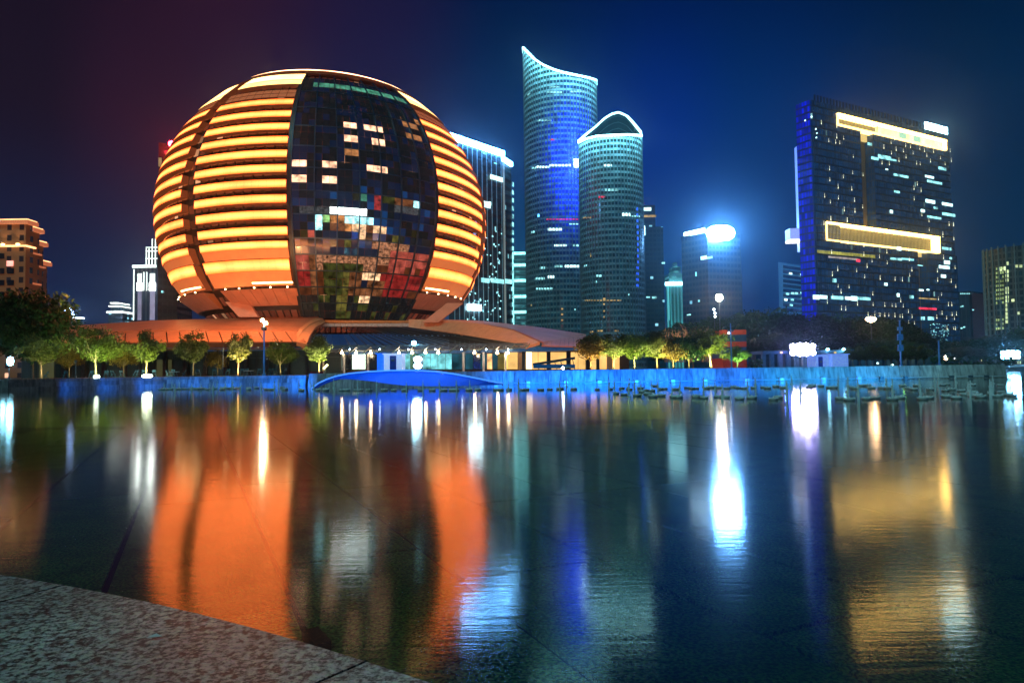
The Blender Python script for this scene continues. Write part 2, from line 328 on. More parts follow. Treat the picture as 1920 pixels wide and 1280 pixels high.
# ground behind the bank
gm = MB(); path = [(p.x, p.y+.5) for p in bank]+[(bank[-1].x+2, 150), (900, 151)]
path[0] = (-900, path[0][1])
for a, b in zip(path[:-1], path[1:]):
    gm.face([(a[0], a[1], 1.3), (b[0], b[1], 1.3), (b[0]*8, 3500, 1.3), (a[0]*8, 3500, 1.3)])
gm.face([(path[-3][0], path[-3][1], 1.3), (path[-3][0], path[-3][1], -.3), (path[-2][0], path[-2][1], -.3), (path[-2][0], path[-2][1], 1.3)])
gm.face([(path[-2][0], 150, 1.3), (path[-2][0], 150, -.3), (900, 151, -.3), (900, 151, 1.3)])
tag(gm.build('ground', pmat('paving', (.1, .1, .1), .7, scale=.4)), kind='structure')
ng = MB(); p = [edgept(-60, 1.5), edgept(60, 1.5)]; ng.face([(p[0].x, p[0].y, ZL-.006), (p[1].x, p[1].y, ZL-.006), (60, -80, ZL-.006), (-90, -80, ZL-.006)])
tag(ng.build('promenade', pmat('near_paving', (.2, .2, .2), .6)), kind='structure')
# --- bank walls
PM = [pmat('concrete_panel_%s' % k, tuple(c*v for c in (.42, .42, .4)), .7, scale=1.5, var=.5, bump=.15, stretch=(2.2, 2.2, .35)) for k, v in (('pale', 1.15), ('mid', 1), ('grey', .85), ('dark', .72))]
def walk(pts, step):
    res = []; carry = 0
    for a, b in zip(pts[:-1], pts[1:]):
        L_ = (b-a).length; t = carry
        while t < L_: res.append(a+(b-a)*(t/L_)); t += step
        carry = t-L_
    return res
rw = thing('pool_wall', 'long blue-lit retaining wall of upright concrete panels behind the fountains', 'wall')
rp = walk(bank[7:], 1.36)
for a, b in zip(rp[:-1], rp[1:]):
    d = (b-a).normalized(); nrm = Vector((d.y, -d.x, 0)); g = d*.02; h = 1.56+random.uniform(-.01, .01); pr = random.uniform(0, .03)
    m_ = MB(); A = a+g+nrm*(.35+pr); B = b-g+nrm*(.35+pr); A2 = a+g+nrm*.05; B2 = b-g+nrm*.05
    v = [A, B, b-g-nrm*.25, a+g-nrm*.25]; v2 = [A2, B2, b-g-nrm*.25, a+g-nrm*.25]
    m_.hexa([Vector((p.x, p.y, -.15)) for p in v]+[Vector((p.x, p.y, h)) for p in v2]); m_.build('wall_panel', random.choice(PM), rw)
bkw = MB()
for a, b in zip(bank[7:-1], bank[8:]):
    d = (b-a).normalized(); nrm = Vector((d.y, -d.x, 0)); v = [a, b, b-nrm*.5, a-nrm*.5]
    bkw.hexa([Vector((p.x, p.y, -.15)) for p in v]+[Vector((p.x, p.y, 1.5)) for p in v])
bkw.build('wall_core', MT['concrete'], rw)
pp = MB()
for a, b in zip(bank[9:-1], bank[10:]):
    d = (b-a).normalized(); nrm = Vector((d.y, -d.x, 0)); pp.tube(a+nrm*.62+Vector((0, 0, .17)), b+nrm*.62+Vector((0, 0, .17)), .07, n=8)
pp.build('pipe', MT['bluepaint'], rw)
BLUE = (.0, .15, 1.0)
def bank_at(px):
    for (x0, d0), (x1, d1) in zip(BANK[:-1], BANK[1:]):
        if x0 <= px <= x1: return at(px, d0+(d1-d0)*(px-x0)/(x1-x0), 0)
    return at(px, 80, 0)
boxm = pmat('lamp_housing', (.4, .5, .6), .5, emit=(.05, .25, .9))
for i, px in enumerate([930, 990, 1060, 1122, 1190, 1258, 1318, 1395, 1460, 1537, 1603, 1645, 1690, 1775, 1810, 1840]):
    c = bank_at(px)+Vector((0, -.85, .2)); b_ = MB(); b_.box(c, (.42, .3, .3))
    lit = px < 1640; b_.build('light_box', boxm if lit else MT['steel'], rw)
    if px <= 1700:
        e = {930: 300, 990: 420, 1060: 520, 1122: 560, 1190: 480, 1258: 420, 1318: 340, 1395: 280, 1460: 240, 1537: 190, 1603: 140, 1645: 100, 1690: 70}[px]
        col = BLUE if px < 1420 else (.0, .3, .9)
        lamp('SPOT', c+Vector((0, -2.2, -.05)), e*3.2, col, rw, size=.12, target=c+Vector((0, .9, .75)), angle=150, blend=.9, name='pool_light')
lamp('AREA', bank_at(1720)+Vector((0, -9, 3.5)), 260, (.25, .8, 1), rw, size=5, target=bank_at(1760)+Vector((0, 0, .8)), name='wash_light')  # area lamp with no fixture, hung over the pool to wash the wall
lw = thing('terrace_wall', 'low dim terrace wall along the left bank beneath the lit trees', 'wall')
lp = walk(bank[:8], 3.0)
for a, b in zip(lp[:-1], lp[1:]):
    d = (b-a).normalized(); nrm = Vector((d.y, -d.x, 0)); g = d*.015
    for (z0, z1, o_) in ((-.15, .42, .42), (.43, .98, .32), (.99, 1.36, .22)):
        m_ = MB(); v = [a+g+nrm*o_, b-g+nrm*o_, b-g-nrm*.5, a+g-nrm*.5]
        m_.hexa([Vector((p.x, p.y, z0)) for p in v]+[Vector((p.x, p.y, z1)) for p in v]); m_.build('stone_block', random.choice(PM[1:]), lw)
for px, e in ((560, 160), (500, 110), (430, 80), (360, 60), (290, 40), (220, 26), (150, 14)):
    c = bank_at(px); lamp('SPOT', c+Vector((0, -2.8, .15)), e*4.5, BLUE, lw, size=.12, target=c+Vector((0, .9, .8)), angle=150, blend=.9, name='pool_light')
#@@PART2
# ------------------------------------------------------------------ the globe building
GC = P(618, 408, 180); GC.z = 40.4; GR, GB = 41.3, 38.3; GA = atan2(-GC.x, 180)
def grad(z): return GR*sqrt(max(0, 1-((z-GC.z)/GB)**2))
def gp(ph, z, off=0.0, sc_=1.0):
    r = grad(z)*sc_+off; a = radians(ph)+GA; return Vector((GC.x+r*sin(a), GC.y-r*cos(a), z))
def bandmat():  # bands are uplit walls; their light is put in as emission
    m, t = newmat('lit_ribbon'); n = nodes(t); L = t.links.new; o = n('ShaderNodeOutputMaterial'); e = n('ShaderNodeEmission')
    tcn = n('ShaderNodeTexCoord'); sp = n('ShaderNodeSeparateXYZ'); L(tcn.outputs['UV'], sp.inputs[0])
    r = n('ShaderNodeValToRGB'); L(sp.outputs[1], r.inputs[0]); el = r.color_ramp.elements
    el[0].position = 0; el[0].color = (.66, .075, .008, 1); el[1].position = 1; el[1].color = (.74, .09, .009, 1)
    for p, c in ((.2, (.9, .15, .03, 1)), (.5, (1, .24, .06, 1)), (.8, (.95, .17, .035, 1))): k = el.new(p); k.color = c
    nz = n('ShaderNodeTexNoise'); nz.inputs['Scale'].default_value = .16; L(tcn.outputs['Object'], nz.inputs[0])
    br = n('ShaderNodeMath', operation='FRACT'); q = n('ShaderNodeMath', operation='MULTIPLY'); L(sp.outputs[0], q.inputs[0]); q.inputs[1].default_value = 1/1.6; L(q.outputs[0], br.inputs[0])
    gt = n('ShaderNodeMath', operation='GREATER_THAN'); L(br.outputs[0], gt.inputs[0]); gt.inputs[1].default_value = .045
    s1 = n('ShaderNodeMapRange'); s1.inputs[1].default_value = .3; s1.inputs[2].default_value = .7; s1.inputs[3].default_value = 4.0; s1.inputs[4].default_value = 6.4; L(nz.outputs[0], s1.inputs[0])
    s2 = n('ShaderNodeMath', operation='MULTIPLY'); L(s1.outputs[0], s2.inputs[0])
    s3 = n('ShaderNodeMapRange'); s3.inputs[3].default_value = .75; s3.inputs[4].default_value = 1; L(gt.outputs[0], s3.inputs[0]); L(s3.outputs[0], s2.inputs[1])
    L(s2.outputs[0], e.inputs[1]); L(r.outputs[0], e.inputs[0]); L(e.outputs[0], o.inputs[0]); m.cycles.emission_sampling = 'FRONT'; return m
MT['band'] = bandmat()
MT['soffit'] = pmat('ribbon_soffit', (.2, .07, .03), .6, var=.15, scale=.5, emit=(.085, .017, .005))  # soffit glow stands in for the light reaching it from lamps
MT['lowband'] = pmat('lit_soffit_panel', (.55, .24, .1), .6, var=.15, scale=.5, emit=(.55, .12, .03))  # light on the lower panels put in as emission
MT['crown'] = emat('crown_ribbon', (5.5, 3.0, 1.0), 'FRONT', var=.35, scale=.15)
globe = thing('globe_building', 'huge round glass hotel building wrapped in glowing orange ribbons', 'building')
def ribbon(mb, p0, p1, z0, z1, o0, o1, inner, mi=0, sm=1, n=None):
    n = n or max(2, int(abs(p1-p0)/2.5)); u = 0
    for k in range(n):
        a, b = p0+(p1-p0)*k/n, p0+(p1-p0)*(k+1)/n; L_ = radians(abs(b-a))*grad((z0+z1)/2)
        A, B, C_, D_ = gp(a, z0, o0), gp(b, z0, o0), gp(b, z1, o1), gp(a, z1, o1)
        Ai, Bi, Ci, Di = gp(a, z0, -inner), gp(b, z0, -inner), gp(b, z1, -inner), gp(a, z1, -inner)
        mb.face([A, B, C_, D_], uv=[(u, 0), (u+L_, 0), (u+L_, 1), (u, 1)], mi=mi)
        mb.face([Ai, Bi, B, A], uv=[(u, 0), (u+L_, 0), (u+L_, .1), (u, .1)], mi=sm); mb.face([D_, C_, Ci, Di], mi=sm)
        if k == 0: mb.face([Ai, A, D_, Di], uv=[(0, 0), (0, 0), (0, 1), (0, 1)], mi=sm)
        if k == n-1: mb.face([B, Bi, Ci, C_], mi=sm)
        u += L_
rows = [59.8, 56.5, 53.25, 50.05, 46.9, 43.7, 40.5, 37.4, 34.2, 31.0, 27.7, 23.7]
groups = [(-42, -12), (-108, -48), (35, 65), (72, 112)]
for gi, (a, b) in enumerate(groups):
    for i, z in enumerate(rows):
        tz = (z-GC.z)
        h = 1.68 if i < 10 else (3.0, 4.6)[i-10]
        aa, bb_ = a, b
        low_ = max(0, 34-z)/12.
        if gi == 0: aa += (-1.5*low_ if z > 26 else -1.8) + (.8 if z > 50 else 0); bb_ -= .5*low_
        if gi == 1: bb_ += 1.2 if z > 45 else -low_
        if gi == 2: bb_ += 5*low_ - max(0, z-48)*.45; aa += .8*low_
        if gi == 3: aa += 4*low_
        m_ = MB()
        if i < 10: ribbon(m_, aa, bb_, z-h/2, z+h/2, .35, .15, 1.3)
        else:
            z1 = z+(1.3 if i == 10 else 1.75); z0 = z1-(1.5 if i == 10 else 2.3); zb = z-(2.05 if i == 10 else 3.4)
            ribbon(m_, aa, bb_, z0, z1, .5, .3, 2.4); ribbon(m_, aa, bb_, zb, z0-.02, .1, .3, 2.2, 2, 1)
        m_.build('uplit_ribbon', [MT['band'], MT['soffit'], MT['lowband']], globe)
# crown: bright upper ribbons, dim paneled belt, rim
def belt(nm, p0, p1, z0, z1, mat, off=.4, inner=1.5, mat2=None):
    m_ = MB(); ribbon(m_, p0, p1, z0, z1, off, off, inner); return m_.build(nm, [mat, mat2 or MT['soffit']], globe)
for a, b in ((-39, -11), (-62, -45), (36, 66)):
    belt('crown_ribbon', a, b, 67.2 if a > -50 else 64.5, 69.6 if a > -50 else 68.4, MT['crown'])
    belt('crown_ribbon', a, b, 65.4 if a > -50 else 63.2, 67.0 if a > -50 else 64.4, emat('crown_ribbon_lower', (3.6, 1.9, .55), 'FRONT', var=.3, scale=.2))
for a, b in ((-40, -12), (-70, -47), (36, 72)):
    n_ = int((b-a)/3.0)
    for k in range(n_):
        for z0 in (61.3, 62.5):
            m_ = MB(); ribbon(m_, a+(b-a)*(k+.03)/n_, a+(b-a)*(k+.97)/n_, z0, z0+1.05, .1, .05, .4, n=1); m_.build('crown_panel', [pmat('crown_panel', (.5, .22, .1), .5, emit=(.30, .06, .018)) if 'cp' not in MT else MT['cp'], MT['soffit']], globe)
            if 'cp' not in MT: MT['cp'] = bpy.data.materials['crown_panel']
# inner body
MT['body'] = facade('globe_glass', (.03, .018, .012), (.02, .014, .01), cw=2.2, fh=3.2, lit=.035, litcol=(1, .45, .22), lits=.9, dim=(.12, .022, .009), seed=3)
m_ = MB(); zs = [13.2+(73.2-13.2)*k/34 for k in range(35)]; n_ = 96
for i in range(34):
    for k in range(n_):
        a, b = 360*k/n_, 360*(k+1)/n_; L0, L1 = radians(a)*40, radians(b)*40
        m_.face([gp(a, zs[i], -1.4), gp(b, zs[i], -1.4), gp(b, zs[i+1], -1.4), gp(a, zs[i+1], -1.4)], uv=[(L0, zs[i]), (L1, zs[i]), (L1, zs[i+1]), (L0, zs[i+1])])
m_.face([gp(360*k/n_, 73.2, -2.3) for k in range(n_)], uv=[(0, 0)]*n_)
m_.build('glass_body', MT['body'], globe, smooth=True)
m_ = MB(); ribbon(m_, -180, 180, 73.0, 74.6, -1.3, -1.0, 3, n=90); m_.build('roof_rim', [MT['terra2'], MT['terra2']], globe)
m_ = MB(); ribbon(m_, -45, 62, 71.3, 71.9, .9, .9, 1.8, n=60); m_.build('rim_light', [emat('rim_glow', (7, 3.2, 1.6), var=.7, scale=.25), MT['soffit']], globe)
m_ = MB(); ribbon(m_, -180, 180, 70.2, 70.5, .3, .3, 2.6, n=90); m_.build('roof_ledge', [MT['terra'], MT['terra']], globe)
# front glazing: individual panes between meridian fins
def pm(name, c, e=None, r=.12, var=.5, scale=1.3, sharp=False):
    if e: return emat(name, e, var=var, scale=scale, sharp=sharp)
    return pmat(name, c, r, 0, var=.5, scale=.4, spec=.8)
PN = dict(ink2=pmat('pane_umber', (.02, .014, .01), .12, emit=(.006, .005, .005)), blue2=pmat('pane_deep_blue', (.01, .03, .07), .12, emit=(.001, .012, .05)),  # reflections and lit rooms put into pane colour and glow

 navy=pmat('pane_navy', (.008, .02, .04), .12, emit=(.0015, .006, .022)), ink=pmat('pane_ink', (.008, .012, .012), .1, emit=(.003, .005, .006)), olive=pmat('pane_olive', (.02, .025, .006), .12, emit=(.012, .011, .002)),
 brown=pmat('pane_brown', (.03, .015, .008), .15, emit=(.022, .008, .003)), rust=pmat('pane_rust', (.05, .02, .01), .2, emit=(.03, .009, .003)), blue=pmat('pane_blue', (.01, .04, .09), .12, emit=(.002, .035, .13)),
 slate=pmat('pane_slate', (.03, .045, .05), .15, emit=(.008, .014, .018)), white=emat('pane_screen_white', (5.5, 6.2, 6.0), var=.8, scale=.9), cyan=emat('pane_screen_cyan', (.7, 1.6, 1.7), var=.85, scale=1.1),
 cream=emat('pane_screen_cream', (1.0, .6, .32), var=.95, scale=1.0), orange=emat('pane_screen_orange', (.45, .17, .05), var=.95, scale=1.0), green=emat('pane_screen_green', (.25, .5, .16), var=.9, scale=1.1),
 redl=emat('pane_red_light', (.3, .03, .03), var=.9, scale=1.6), dred=emat('pane_deep_red', (.22, .014, .012), var=.7, scale=.8), red=emat('pane_salmon', (.34, .06, .04), var=.7, scale=.7),
 chand=emat('pane_chandelier', (.34, .14, .07), var=1.0, scale=1.8), tan=emat('pane_tan', (.16, .055, .02), var=.9, scale=.8), gold=emat('pane_gold', (.09, .075, .015), var=.95, scale=.9),
 lime=emat('pane_lime', (.035, .038, .008), var=1.0, scale=.8), dbrown=emat('pane_dim_brown', (.085, .022, .007), var=.5, scale=.8), warm=emat('pane_room_warm', (1.9, 1.0, .6), var=.8, scale=.7), dim=emat('pane_room_dim', (.42, .17, .06), var=.5, scale=1.2),
 aqua=emat('pane_aqua', (.06, .26, .17), var=.8, scale=.6), sparkle=emat('pane_glints', (.05, .055, .06), var=.9, scale=2.4))
RULES = [((612, 382, 640, 400), 'white'), ((640, 386, 692, 404), 'white'), ((640, 404, 692, 416), 'cyan'), ((640, 416, 660, 431), 'orange'), ((660, 416, 692, 431), 'cream'), ((622, 403, 640, 420), 'orange'),
 ((605, 398, 622, 416), 'green'), ((588, 398, 606, 428), 'cyan'), ((570, 396, 590, 408), 'blue'), ((692, 402, 705, 420), 'cyan'), ((692, 420, 706, 432), 'tan'), ((552, 440, 600, 459), 'ink'), ((705, 402, 722, 418), 'blue'), ((705, 418, 722, 436), 'cream'),
 ((745, 370, 775, 390), 'tan'), ((746, 410, 776, 420), 'white'), ((777, 372, 792, 384), 'cyan'), ((656, 360, 672, 376), 'olive'), ((672, 360, 690, 376), 'aqua'), ((704, 362, 720, 394), 'redl'), ((718, 362, 738, 376), 'lime'),
 ((612, 420, 640, 430), 'tan'), ((573, 430, 590, 444), 'red'), ((600, 448, 640, 458), 'rust'), ((640, 446, 656, 458), 'gold'), ((555, 444, 590, 460), 'olive'), ((672, 430, 690, 444), 'cream'), ((730, 440, 748, 460), 'gold'), ((555, 382, 612, 396), 'sparkle'), ((735, 385, 790, 400), 'sparkle'),
 ((550, 459, 800, 466), 'chand'), ((550, 466, 800, 475), 'navy'), ((548, 475, 582, 500), 'red'), ((582, 475, 592, 500), 'tan'), ((592, 475, 686, 500), 'chand'), ((686, 475, 728, 504), 'chand'), ((728, 475, 765, 508), 'red'), ((765, 475, 800, 510), 'red'),
 ((548, 500, 600, 508), 'dbrown'), ((600, 500, 690, 510), 'lime'), ((690, 500, 790, 512), 'dbrown'), ((548, 508, 586, 542), 'dred'), ((586, 508, 596, 546), 'tan'), ((596, 508, 612, 550), 'dbrown'), ((612, 508, 640, 552), 'lime'), ((640, 508, 655, 552), 'gold'), ((655, 508, 680, 552), 'tan'),
 ((683, 508, 718, 520), 'cream'), ((683, 520, 718, 552), 'tan'), ((718, 508, 800, 552), 'dred'), ((548, 542, 600, 556), 'dbrown'), ((600, 545, 690, 556), 'tan'), ((690, 550, 790, 558), 'dbrown'), ((632, 558, 650, 580), 'gold'), ((672, 553, 690, 566), 'cream'), ((672, 566, 690, 580), 'lime'), ((548, 556, 800, 600), 'inkl')]
LITP = [(659, 236, 'warm'), (700, 242, 'warm'), (660, 261, 'warm'), (706, 267, 'warm'), (662, 284, 'dim'), (615, 307, 'warm'), (709, 317, 'warm'), (615, 335, 'warm'), (769, 236, 'dim'), (776, 259, 'dim'), (564, 307, 'warm'), (564, 335, 'warm')]
NC = 21; A0, A1 = -10.6, 34.2; zr = [13.6+1.6*k for k in range(35)]
def fanout(z, ph): return ph
rest = MB(); rmats = [PN['navy'], PN['ink'], PN['olive'], PN['brown']]; meshes = {}
for i in range(34):
    for k in range(NC):
        a, b = A0+(A1-A0)*k/NC, A0+(A1-A0)*(k+1)/NC; z0, z1 = zr[i], zr[i+1]; c = gp((a+b)/2, (z0+z1)/2); px, py = proj(c)
        key = None
        for (x0, y0, x1, y1), nm in RULES:
            if x0 <= px < x1 and y0 <= py < y1: key = nm; break
        for lx, ly, nm in LITP:
            if abs(px-lx) < 15 and abs(py-ly) < 6.5: key = nm
        if key == 'inkl': key = random.choice(['ink', 'ink', 'ink', 'lime', 'ink'])
        if 64.6 < z0+.8 < 67 and px > 590: key = 'aqua'
        if key == 'chand': key = 'chand'
        if key is None:
            if py < 355: key = random.choice(['navy', 'ink', 'ink', 'navy', 'ink', 'ink'])
            else: key = random.choice(['navy', 'ink', 'blue2', 'navy', 'ink', 'navy', 'ink', 'navy', 'blue2', 'blue', 'ink2', 'olive' if py > 420 else 'ink'] if py < 460 else ['navy', 'ink'])
        g = .035; gz = .03; tl_ = .07 if proj(c)[1] > 345 else .012; t1_, t2_ = random.uniform(-tl_, tl_*.5), random.uniform(-tl_, tl_*.5)
        da = degs = g/ max(grad((z0+z1)/2), 1)*57.3
        q = [gp(a+da, z0+gz, t1_), gp(b-da, z0+gz, t2_), gp(b-da, z1-gz, t2_), gp(a+da, z1-gz, t1_)]
        inn = [gp(a+da, z0+gz, t1_-.08), gp(b-da, z0+gz, t2_-.08), gp(b-da, z1-gz, t2_-.08), gp(a+da, z1-gz, t1_-.08)]
        if 7 <= i < 21 or key in ('warm', 'dim'):
            m_ = MB(); m_.hexa([inn[0], inn[1], q[1], q[0], inn[3], inn[2], q[2], q[3]]); m_.build('window_pane', PN[key], globe)
        else:
            if PN[key] not in rmats: rmats.append(PN[key])
            rest.face(q, mi=rmats.index(PN[key]))
tag(rest.build('window_pane', rmats, globe), kind='stuff')
MT['fin'] = pmat('facade_fin', (.03, .07, .12), .4, .3)
for k in range(0, NC+1, 3):
    a = A0+(A1-A0)*k/NC; m_ = MB(); n_ = 26; w_ = .22
    for i in range(n_):
        z0, z1 = 13.4+(69.5-13.4)*i/n_, 13.4+(69.5-13.4)*(i+1)/n_
        dz = w_/grad(z0)*57.3/2; d1 = w_/grad(z1)*57.3/2
        m_.hexa([gp(a-dz, z0, -.1), gp(a-dz, z0, .45), gp(a+dz, z0, .45), gp(a+dz, z0, -.1), gp(a-d1, z1, -.1), gp(a-d1, z1, .45), gp(a+d1, z1, .45), gp(a+d1, z1, -.1)])
    m_.build('facade_fin', MT['fin'], globe)
for z in [26.4, 23.2, 20.0, 16.8]+[29.6+4.8*k for k in range(9)]: tr_ = MB(); ribbon(tr_, A0, A1, z-.12, z+.12, .12, .12, .3, 0, 0, n=16); tr_.build('transom', MT['fin'], globe)
# flanking dark returns, skirt, legs, lamps
for a in (-11.3, 34.6):
    m_ = MB(); n_ = 24
    for i in range(n_):
        z0, z1 = 14+(70-14)*i/n_, 14+(70-14)*(i+1)/n_
        m_.hexa([gp(a-.45, z0, -2.2), gp(a-.45, z0, .35), gp(a+.45, z0, .35), gp(a+.45, z0, -2.2), gp(a-.45, z1, -2.2), gp(a-.45, z1, .35), gp(a+.45, z1, .35), gp(a+.45, z1, -2.2)])
    m_.build('side_return', MT['darksteel'], globe)
MT['skirt'] = pmat('skirt_panel', (.5, .22, .12), .55, .1, var=.15, scale=.5, emit=(.10, .024, .012))  # floodlight on the skirt put in as faint emission
for a, b in ((-40, -11), (-95, -49), (34, 66)):
    n_ = int((b-a)/4)
    for k in range(n_):
        m_ = MB(); aa, bb_ = a+(b-a)*(k+.02)/n_, a+(b-a)*(k+.98)/n_
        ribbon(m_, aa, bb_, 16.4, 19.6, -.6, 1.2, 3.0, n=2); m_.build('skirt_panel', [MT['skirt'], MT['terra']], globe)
    for k in range(5):
        m_ = MB(); m_.lathe(gp(a+(b-a)*(k+.5)/5, 19.75, 1.3), [(.0, 0), (.16, 0), (.16, .18), (.0, .25)], 8); m_.build('spot_lamp', emat('spot_glow', (22, 16, 7)) if 'sg' not in MT else MT['sg'], globe)
        if 'sg' not in MT: MT['sg'] = bpy.data.materials['spot_glow']
for a, b in ((-26, -12), (-66, -49), (36, 50)):
    m_ = MB(); ribbon(m_, a, b, 20.6, 20.95, .9, .9, .4); m_.build('strip_light', [emat('strip_glow', (9, 5.5, 2.0), 'FRONT'), MT['terra']], globe)
for (x0, x1, y0, X0, X1, y1) in ((422, 466, 566, 448, 484, 594), (838, 868, 568, 792, 822, 604)):
    m_ = MB(); D_ = 150; a, b, c, d = P(x0, y0, D_), P(x1, y0, D_), P(X1, y1, D_-2), P(X0, y1, D_-2); bk = Vector((0, 1.2, 0))
    m_.hexa([d, c, c+bk, d+bk, a, b, b+bk, a+bk]); m_.build('support_leg', MT['skirt'], globe)
# ------------------------------------------------------------------ podium
pod = thing('podium_building', 'low spreading podium with copper roofs, glass entrance and lit canopy under the globe', 'building')
def sheet(nm, e0, e1, rows_, mat, th=.4, n=None, parent=pod, gap=.04, jag=None):
    """panels between two polylines given as [(px,py,D)...] of same length (e0 lower, e1 upper)"""
    A = [P(*p) for p in e0]; B = [P(*p) for p in e1]; A = resamp(A, n); B = resamp(B, n)
    for i in range(n):
        for r_ in range(rows_):
            f0, f1 = r_/rows_, (r_+1)/rows_
            q = [A[i].lerp(B[i], f0), A[i+1].lerp(B[i+1], f0), A[i+1].lerp(B[i+1], f1), A[i].lerp(B[i], f1)]
            c = (q[0]+q[1]+q[2]+q[3])/4; q = [p+(c-p)*gap for p in q]
            nr = (q[1]-q[0]).cross(q[3]-q[0]).normalized()
            if nr.y > 0 and abs(nr.z) < .3: nr = -nr
            if nr.z < 0 and abs(nr.z) >= .3: nr = -nr
            dn_ = -nr*th; m_ = MB(); m_.hexa([p+dn_ for p in q]+q); m_.build(nm, mat, parent)
def resamp(pts, n):
    L_ = [0]
    for a, b in zip(pts[:-1], pts[1:]): L_.append(L_[-1]+(b-a).length)
    o = []
    for k in range(n+1):
        t = L_[-1]*k/n; i = max(j for j in range(len(L_)) if L_[j] <= t+1e-6); i = min(i, len(pts)-2)
        f_ = (t-L_[i])/max(1e-6, L_[i+1]-L_[i]); o.append(pts[i].lerp(pts[i+1], f_))
    return o
MT['roofw'] = pmat('copper_roof', (.5, .22, .12), .42, .3, var=.14, scale=.25)
MT['under'] = pmat('roof_core', (.05, .03, .02), .7)
# left roof: smooth upper band, slatted lower band
sheet('roof_panel', [(108, 624, 132), (300, 619, 132), (560, 620, 130)], [(120, 611, 150), (300, 600, 152), (600, 592, 152)], 1, MT['roofw'], n=12, gap=.006)
sheet('roof_slat', [(100, 642, 124), (300, 640, 124), (575, 640, 122)], [(108, 625, 131.6), (300, 620, 131.6), (560, 621, 129.6)], 5, MT['roofw'], n=18, gap=.09, th=.25)
def slab(nm, pts, mat, off, parent=pod):   # polygon [(px,py,D)] thickened by vector off
    a = [P(*p) for p in pts]; o = Vector(off); n_ = len(a); m_ = MB(); m_.face(a, uv=[(0, 0)]*n_); m_.face([p+o for p in a][::-1], uv=[(0, 0)]*n_)
    for k in range(n_): m_.face([a[k], a[(k+1) % n_], a[(k+1) % n_]+o, a[k]+o])
    return m_.build(nm, mat, parent)
slab('roof_core', [(100, 643.5, 124.5), (578, 641.5, 122.5), (602, 594, 152.5), (300, 602, 152.5), (118, 613, 150.5)], MT['under'], (0, .3, -.9))
# left eave fascia, dark glass wall with piers
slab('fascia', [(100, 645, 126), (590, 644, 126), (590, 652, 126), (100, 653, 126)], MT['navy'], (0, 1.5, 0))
slab('fascia_trim', [(100, 653, 125.9), (590, 652, 125.9), (590, 655, 125.9), (100, 656, 125.9)], MT['terra2'], (0, 1.5, 0))
gl = facade('podium_glass', (.02, .03, .03), (.015, .02, .02), cw=3.2, fh=4.6, wx=(.05, .95), wy=(.02, .98), lit=.12, litcol=(.5, .5, .2), lits=.14, dim=(.006, .01, .008), seed=9)
m_ = MB(); a, b = at(40, 130), at(640, 130); m_.prism([(a.x, a.y), (b.x, b.y), (b.x, b.y+22), (a.x, a.y+22)], 1.3, 6.0); m_.build('glass_wall', gl, pod)
for px in range(120, 600, 38):
    m_ = MB(); p = at(px, 129.2); m_.box((p.x, p.y, 3.6), (.7, .7, 4.6)); m_.build('pier', MT['darksteel'], pod)
# curved end beam of the left roof
sheet('end_beam', [(556, 640, 122), (566, 622, 128), (582, 608, 138), (606, 598, 151)], [(575, 644, 121.5), (580, 630, 126), (592, 612, 137), (610, 603, 150)], 1, MT['terra2'], n=8, th=.8, gap=.006)
sheet('end_beam', [(549, 640, 124), (560, 617, 130), (578, 603, 140), (600, 592.5, 153)], [(555, 640, 122), (566, 621, 128), (582, 607, 138), (606, 597, 151)], 1, MT['terra2'], n=8, th=.8, gap=.006)
slab('beam_foot', [(556, 641, 121.6), (574, 645, 121.4), (574, 656, 121.4), (566, 652, 121.5)], MT['terra'], (0, 1.6, 0))
# drum wall under the globe, and its pale parapet tiles
for k in range(14):
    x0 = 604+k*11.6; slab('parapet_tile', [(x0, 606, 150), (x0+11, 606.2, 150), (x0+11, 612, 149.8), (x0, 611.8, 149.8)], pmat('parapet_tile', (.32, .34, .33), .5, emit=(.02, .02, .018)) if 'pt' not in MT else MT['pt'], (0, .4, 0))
    if 'pt' not in MT: MT['pt'] = bpy.data.materials['parapet_tile']
slab('parapet_coping', [(600, 600, 150.6), (768, 601, 150.6), (768, 605.5, 150.6), (600, 605, 150.6)], pmat('gold_coping', (.35, .2, .06), .5), (0, 2, 0))
# entrance dome: dark glossy glass strips
dg = [pmat('dome_glass_%s' % k, c, .38, .1, spec=.35, scale=.3) for k, c in (('dark', (.03, .025, .018)), ('grey', (.08, .085, .07)))]
for k in range(26):
    f0, f1 = k/26, (k+1)/26; g = .05/26
    x0, x1 = 606+(766-606)*f0, 606+(766-606)*(f1-g*20); X0, X1 = 572+(1008-572)*f0, 572+(1008-572)*(f1-g*20)
    for (ta, tb_) in ((0, .48), (.5, 1)):
        q = []
        for x_a, x_b, t in ((x0, X0, ta), (x1, X1, ta), (x1, X1, tb_), (x0, X0, tb_)):
            yy = 612.5+(647-612.5)*(t**1.15); q.append(P(x_a+(x_b-x_a)*t**1.1, yy, 149-25*t))
        m_ = MB(); o_ = Vector((0, .1, -.25)); m_.hexa([p+o_ for p in q]+q); m_.build('dome_glass', dg[k % 2 if k % 3 else 0], pod)
# right sweeping parapet
top_ = [(766, 598, 150), (830, 600, 150), (900, 606, 146), (960, 618, 138), (1012, 641, 127)]; bot_ = [(766, 613, 149.5), (830, 621, 147), (900, 633, 140), (950, 642, 132), (985, 650, 126)]
sheet('parapet_panel', bot_, top_, 1, MT['terra2'], n=26, th=.5, gap=.03)
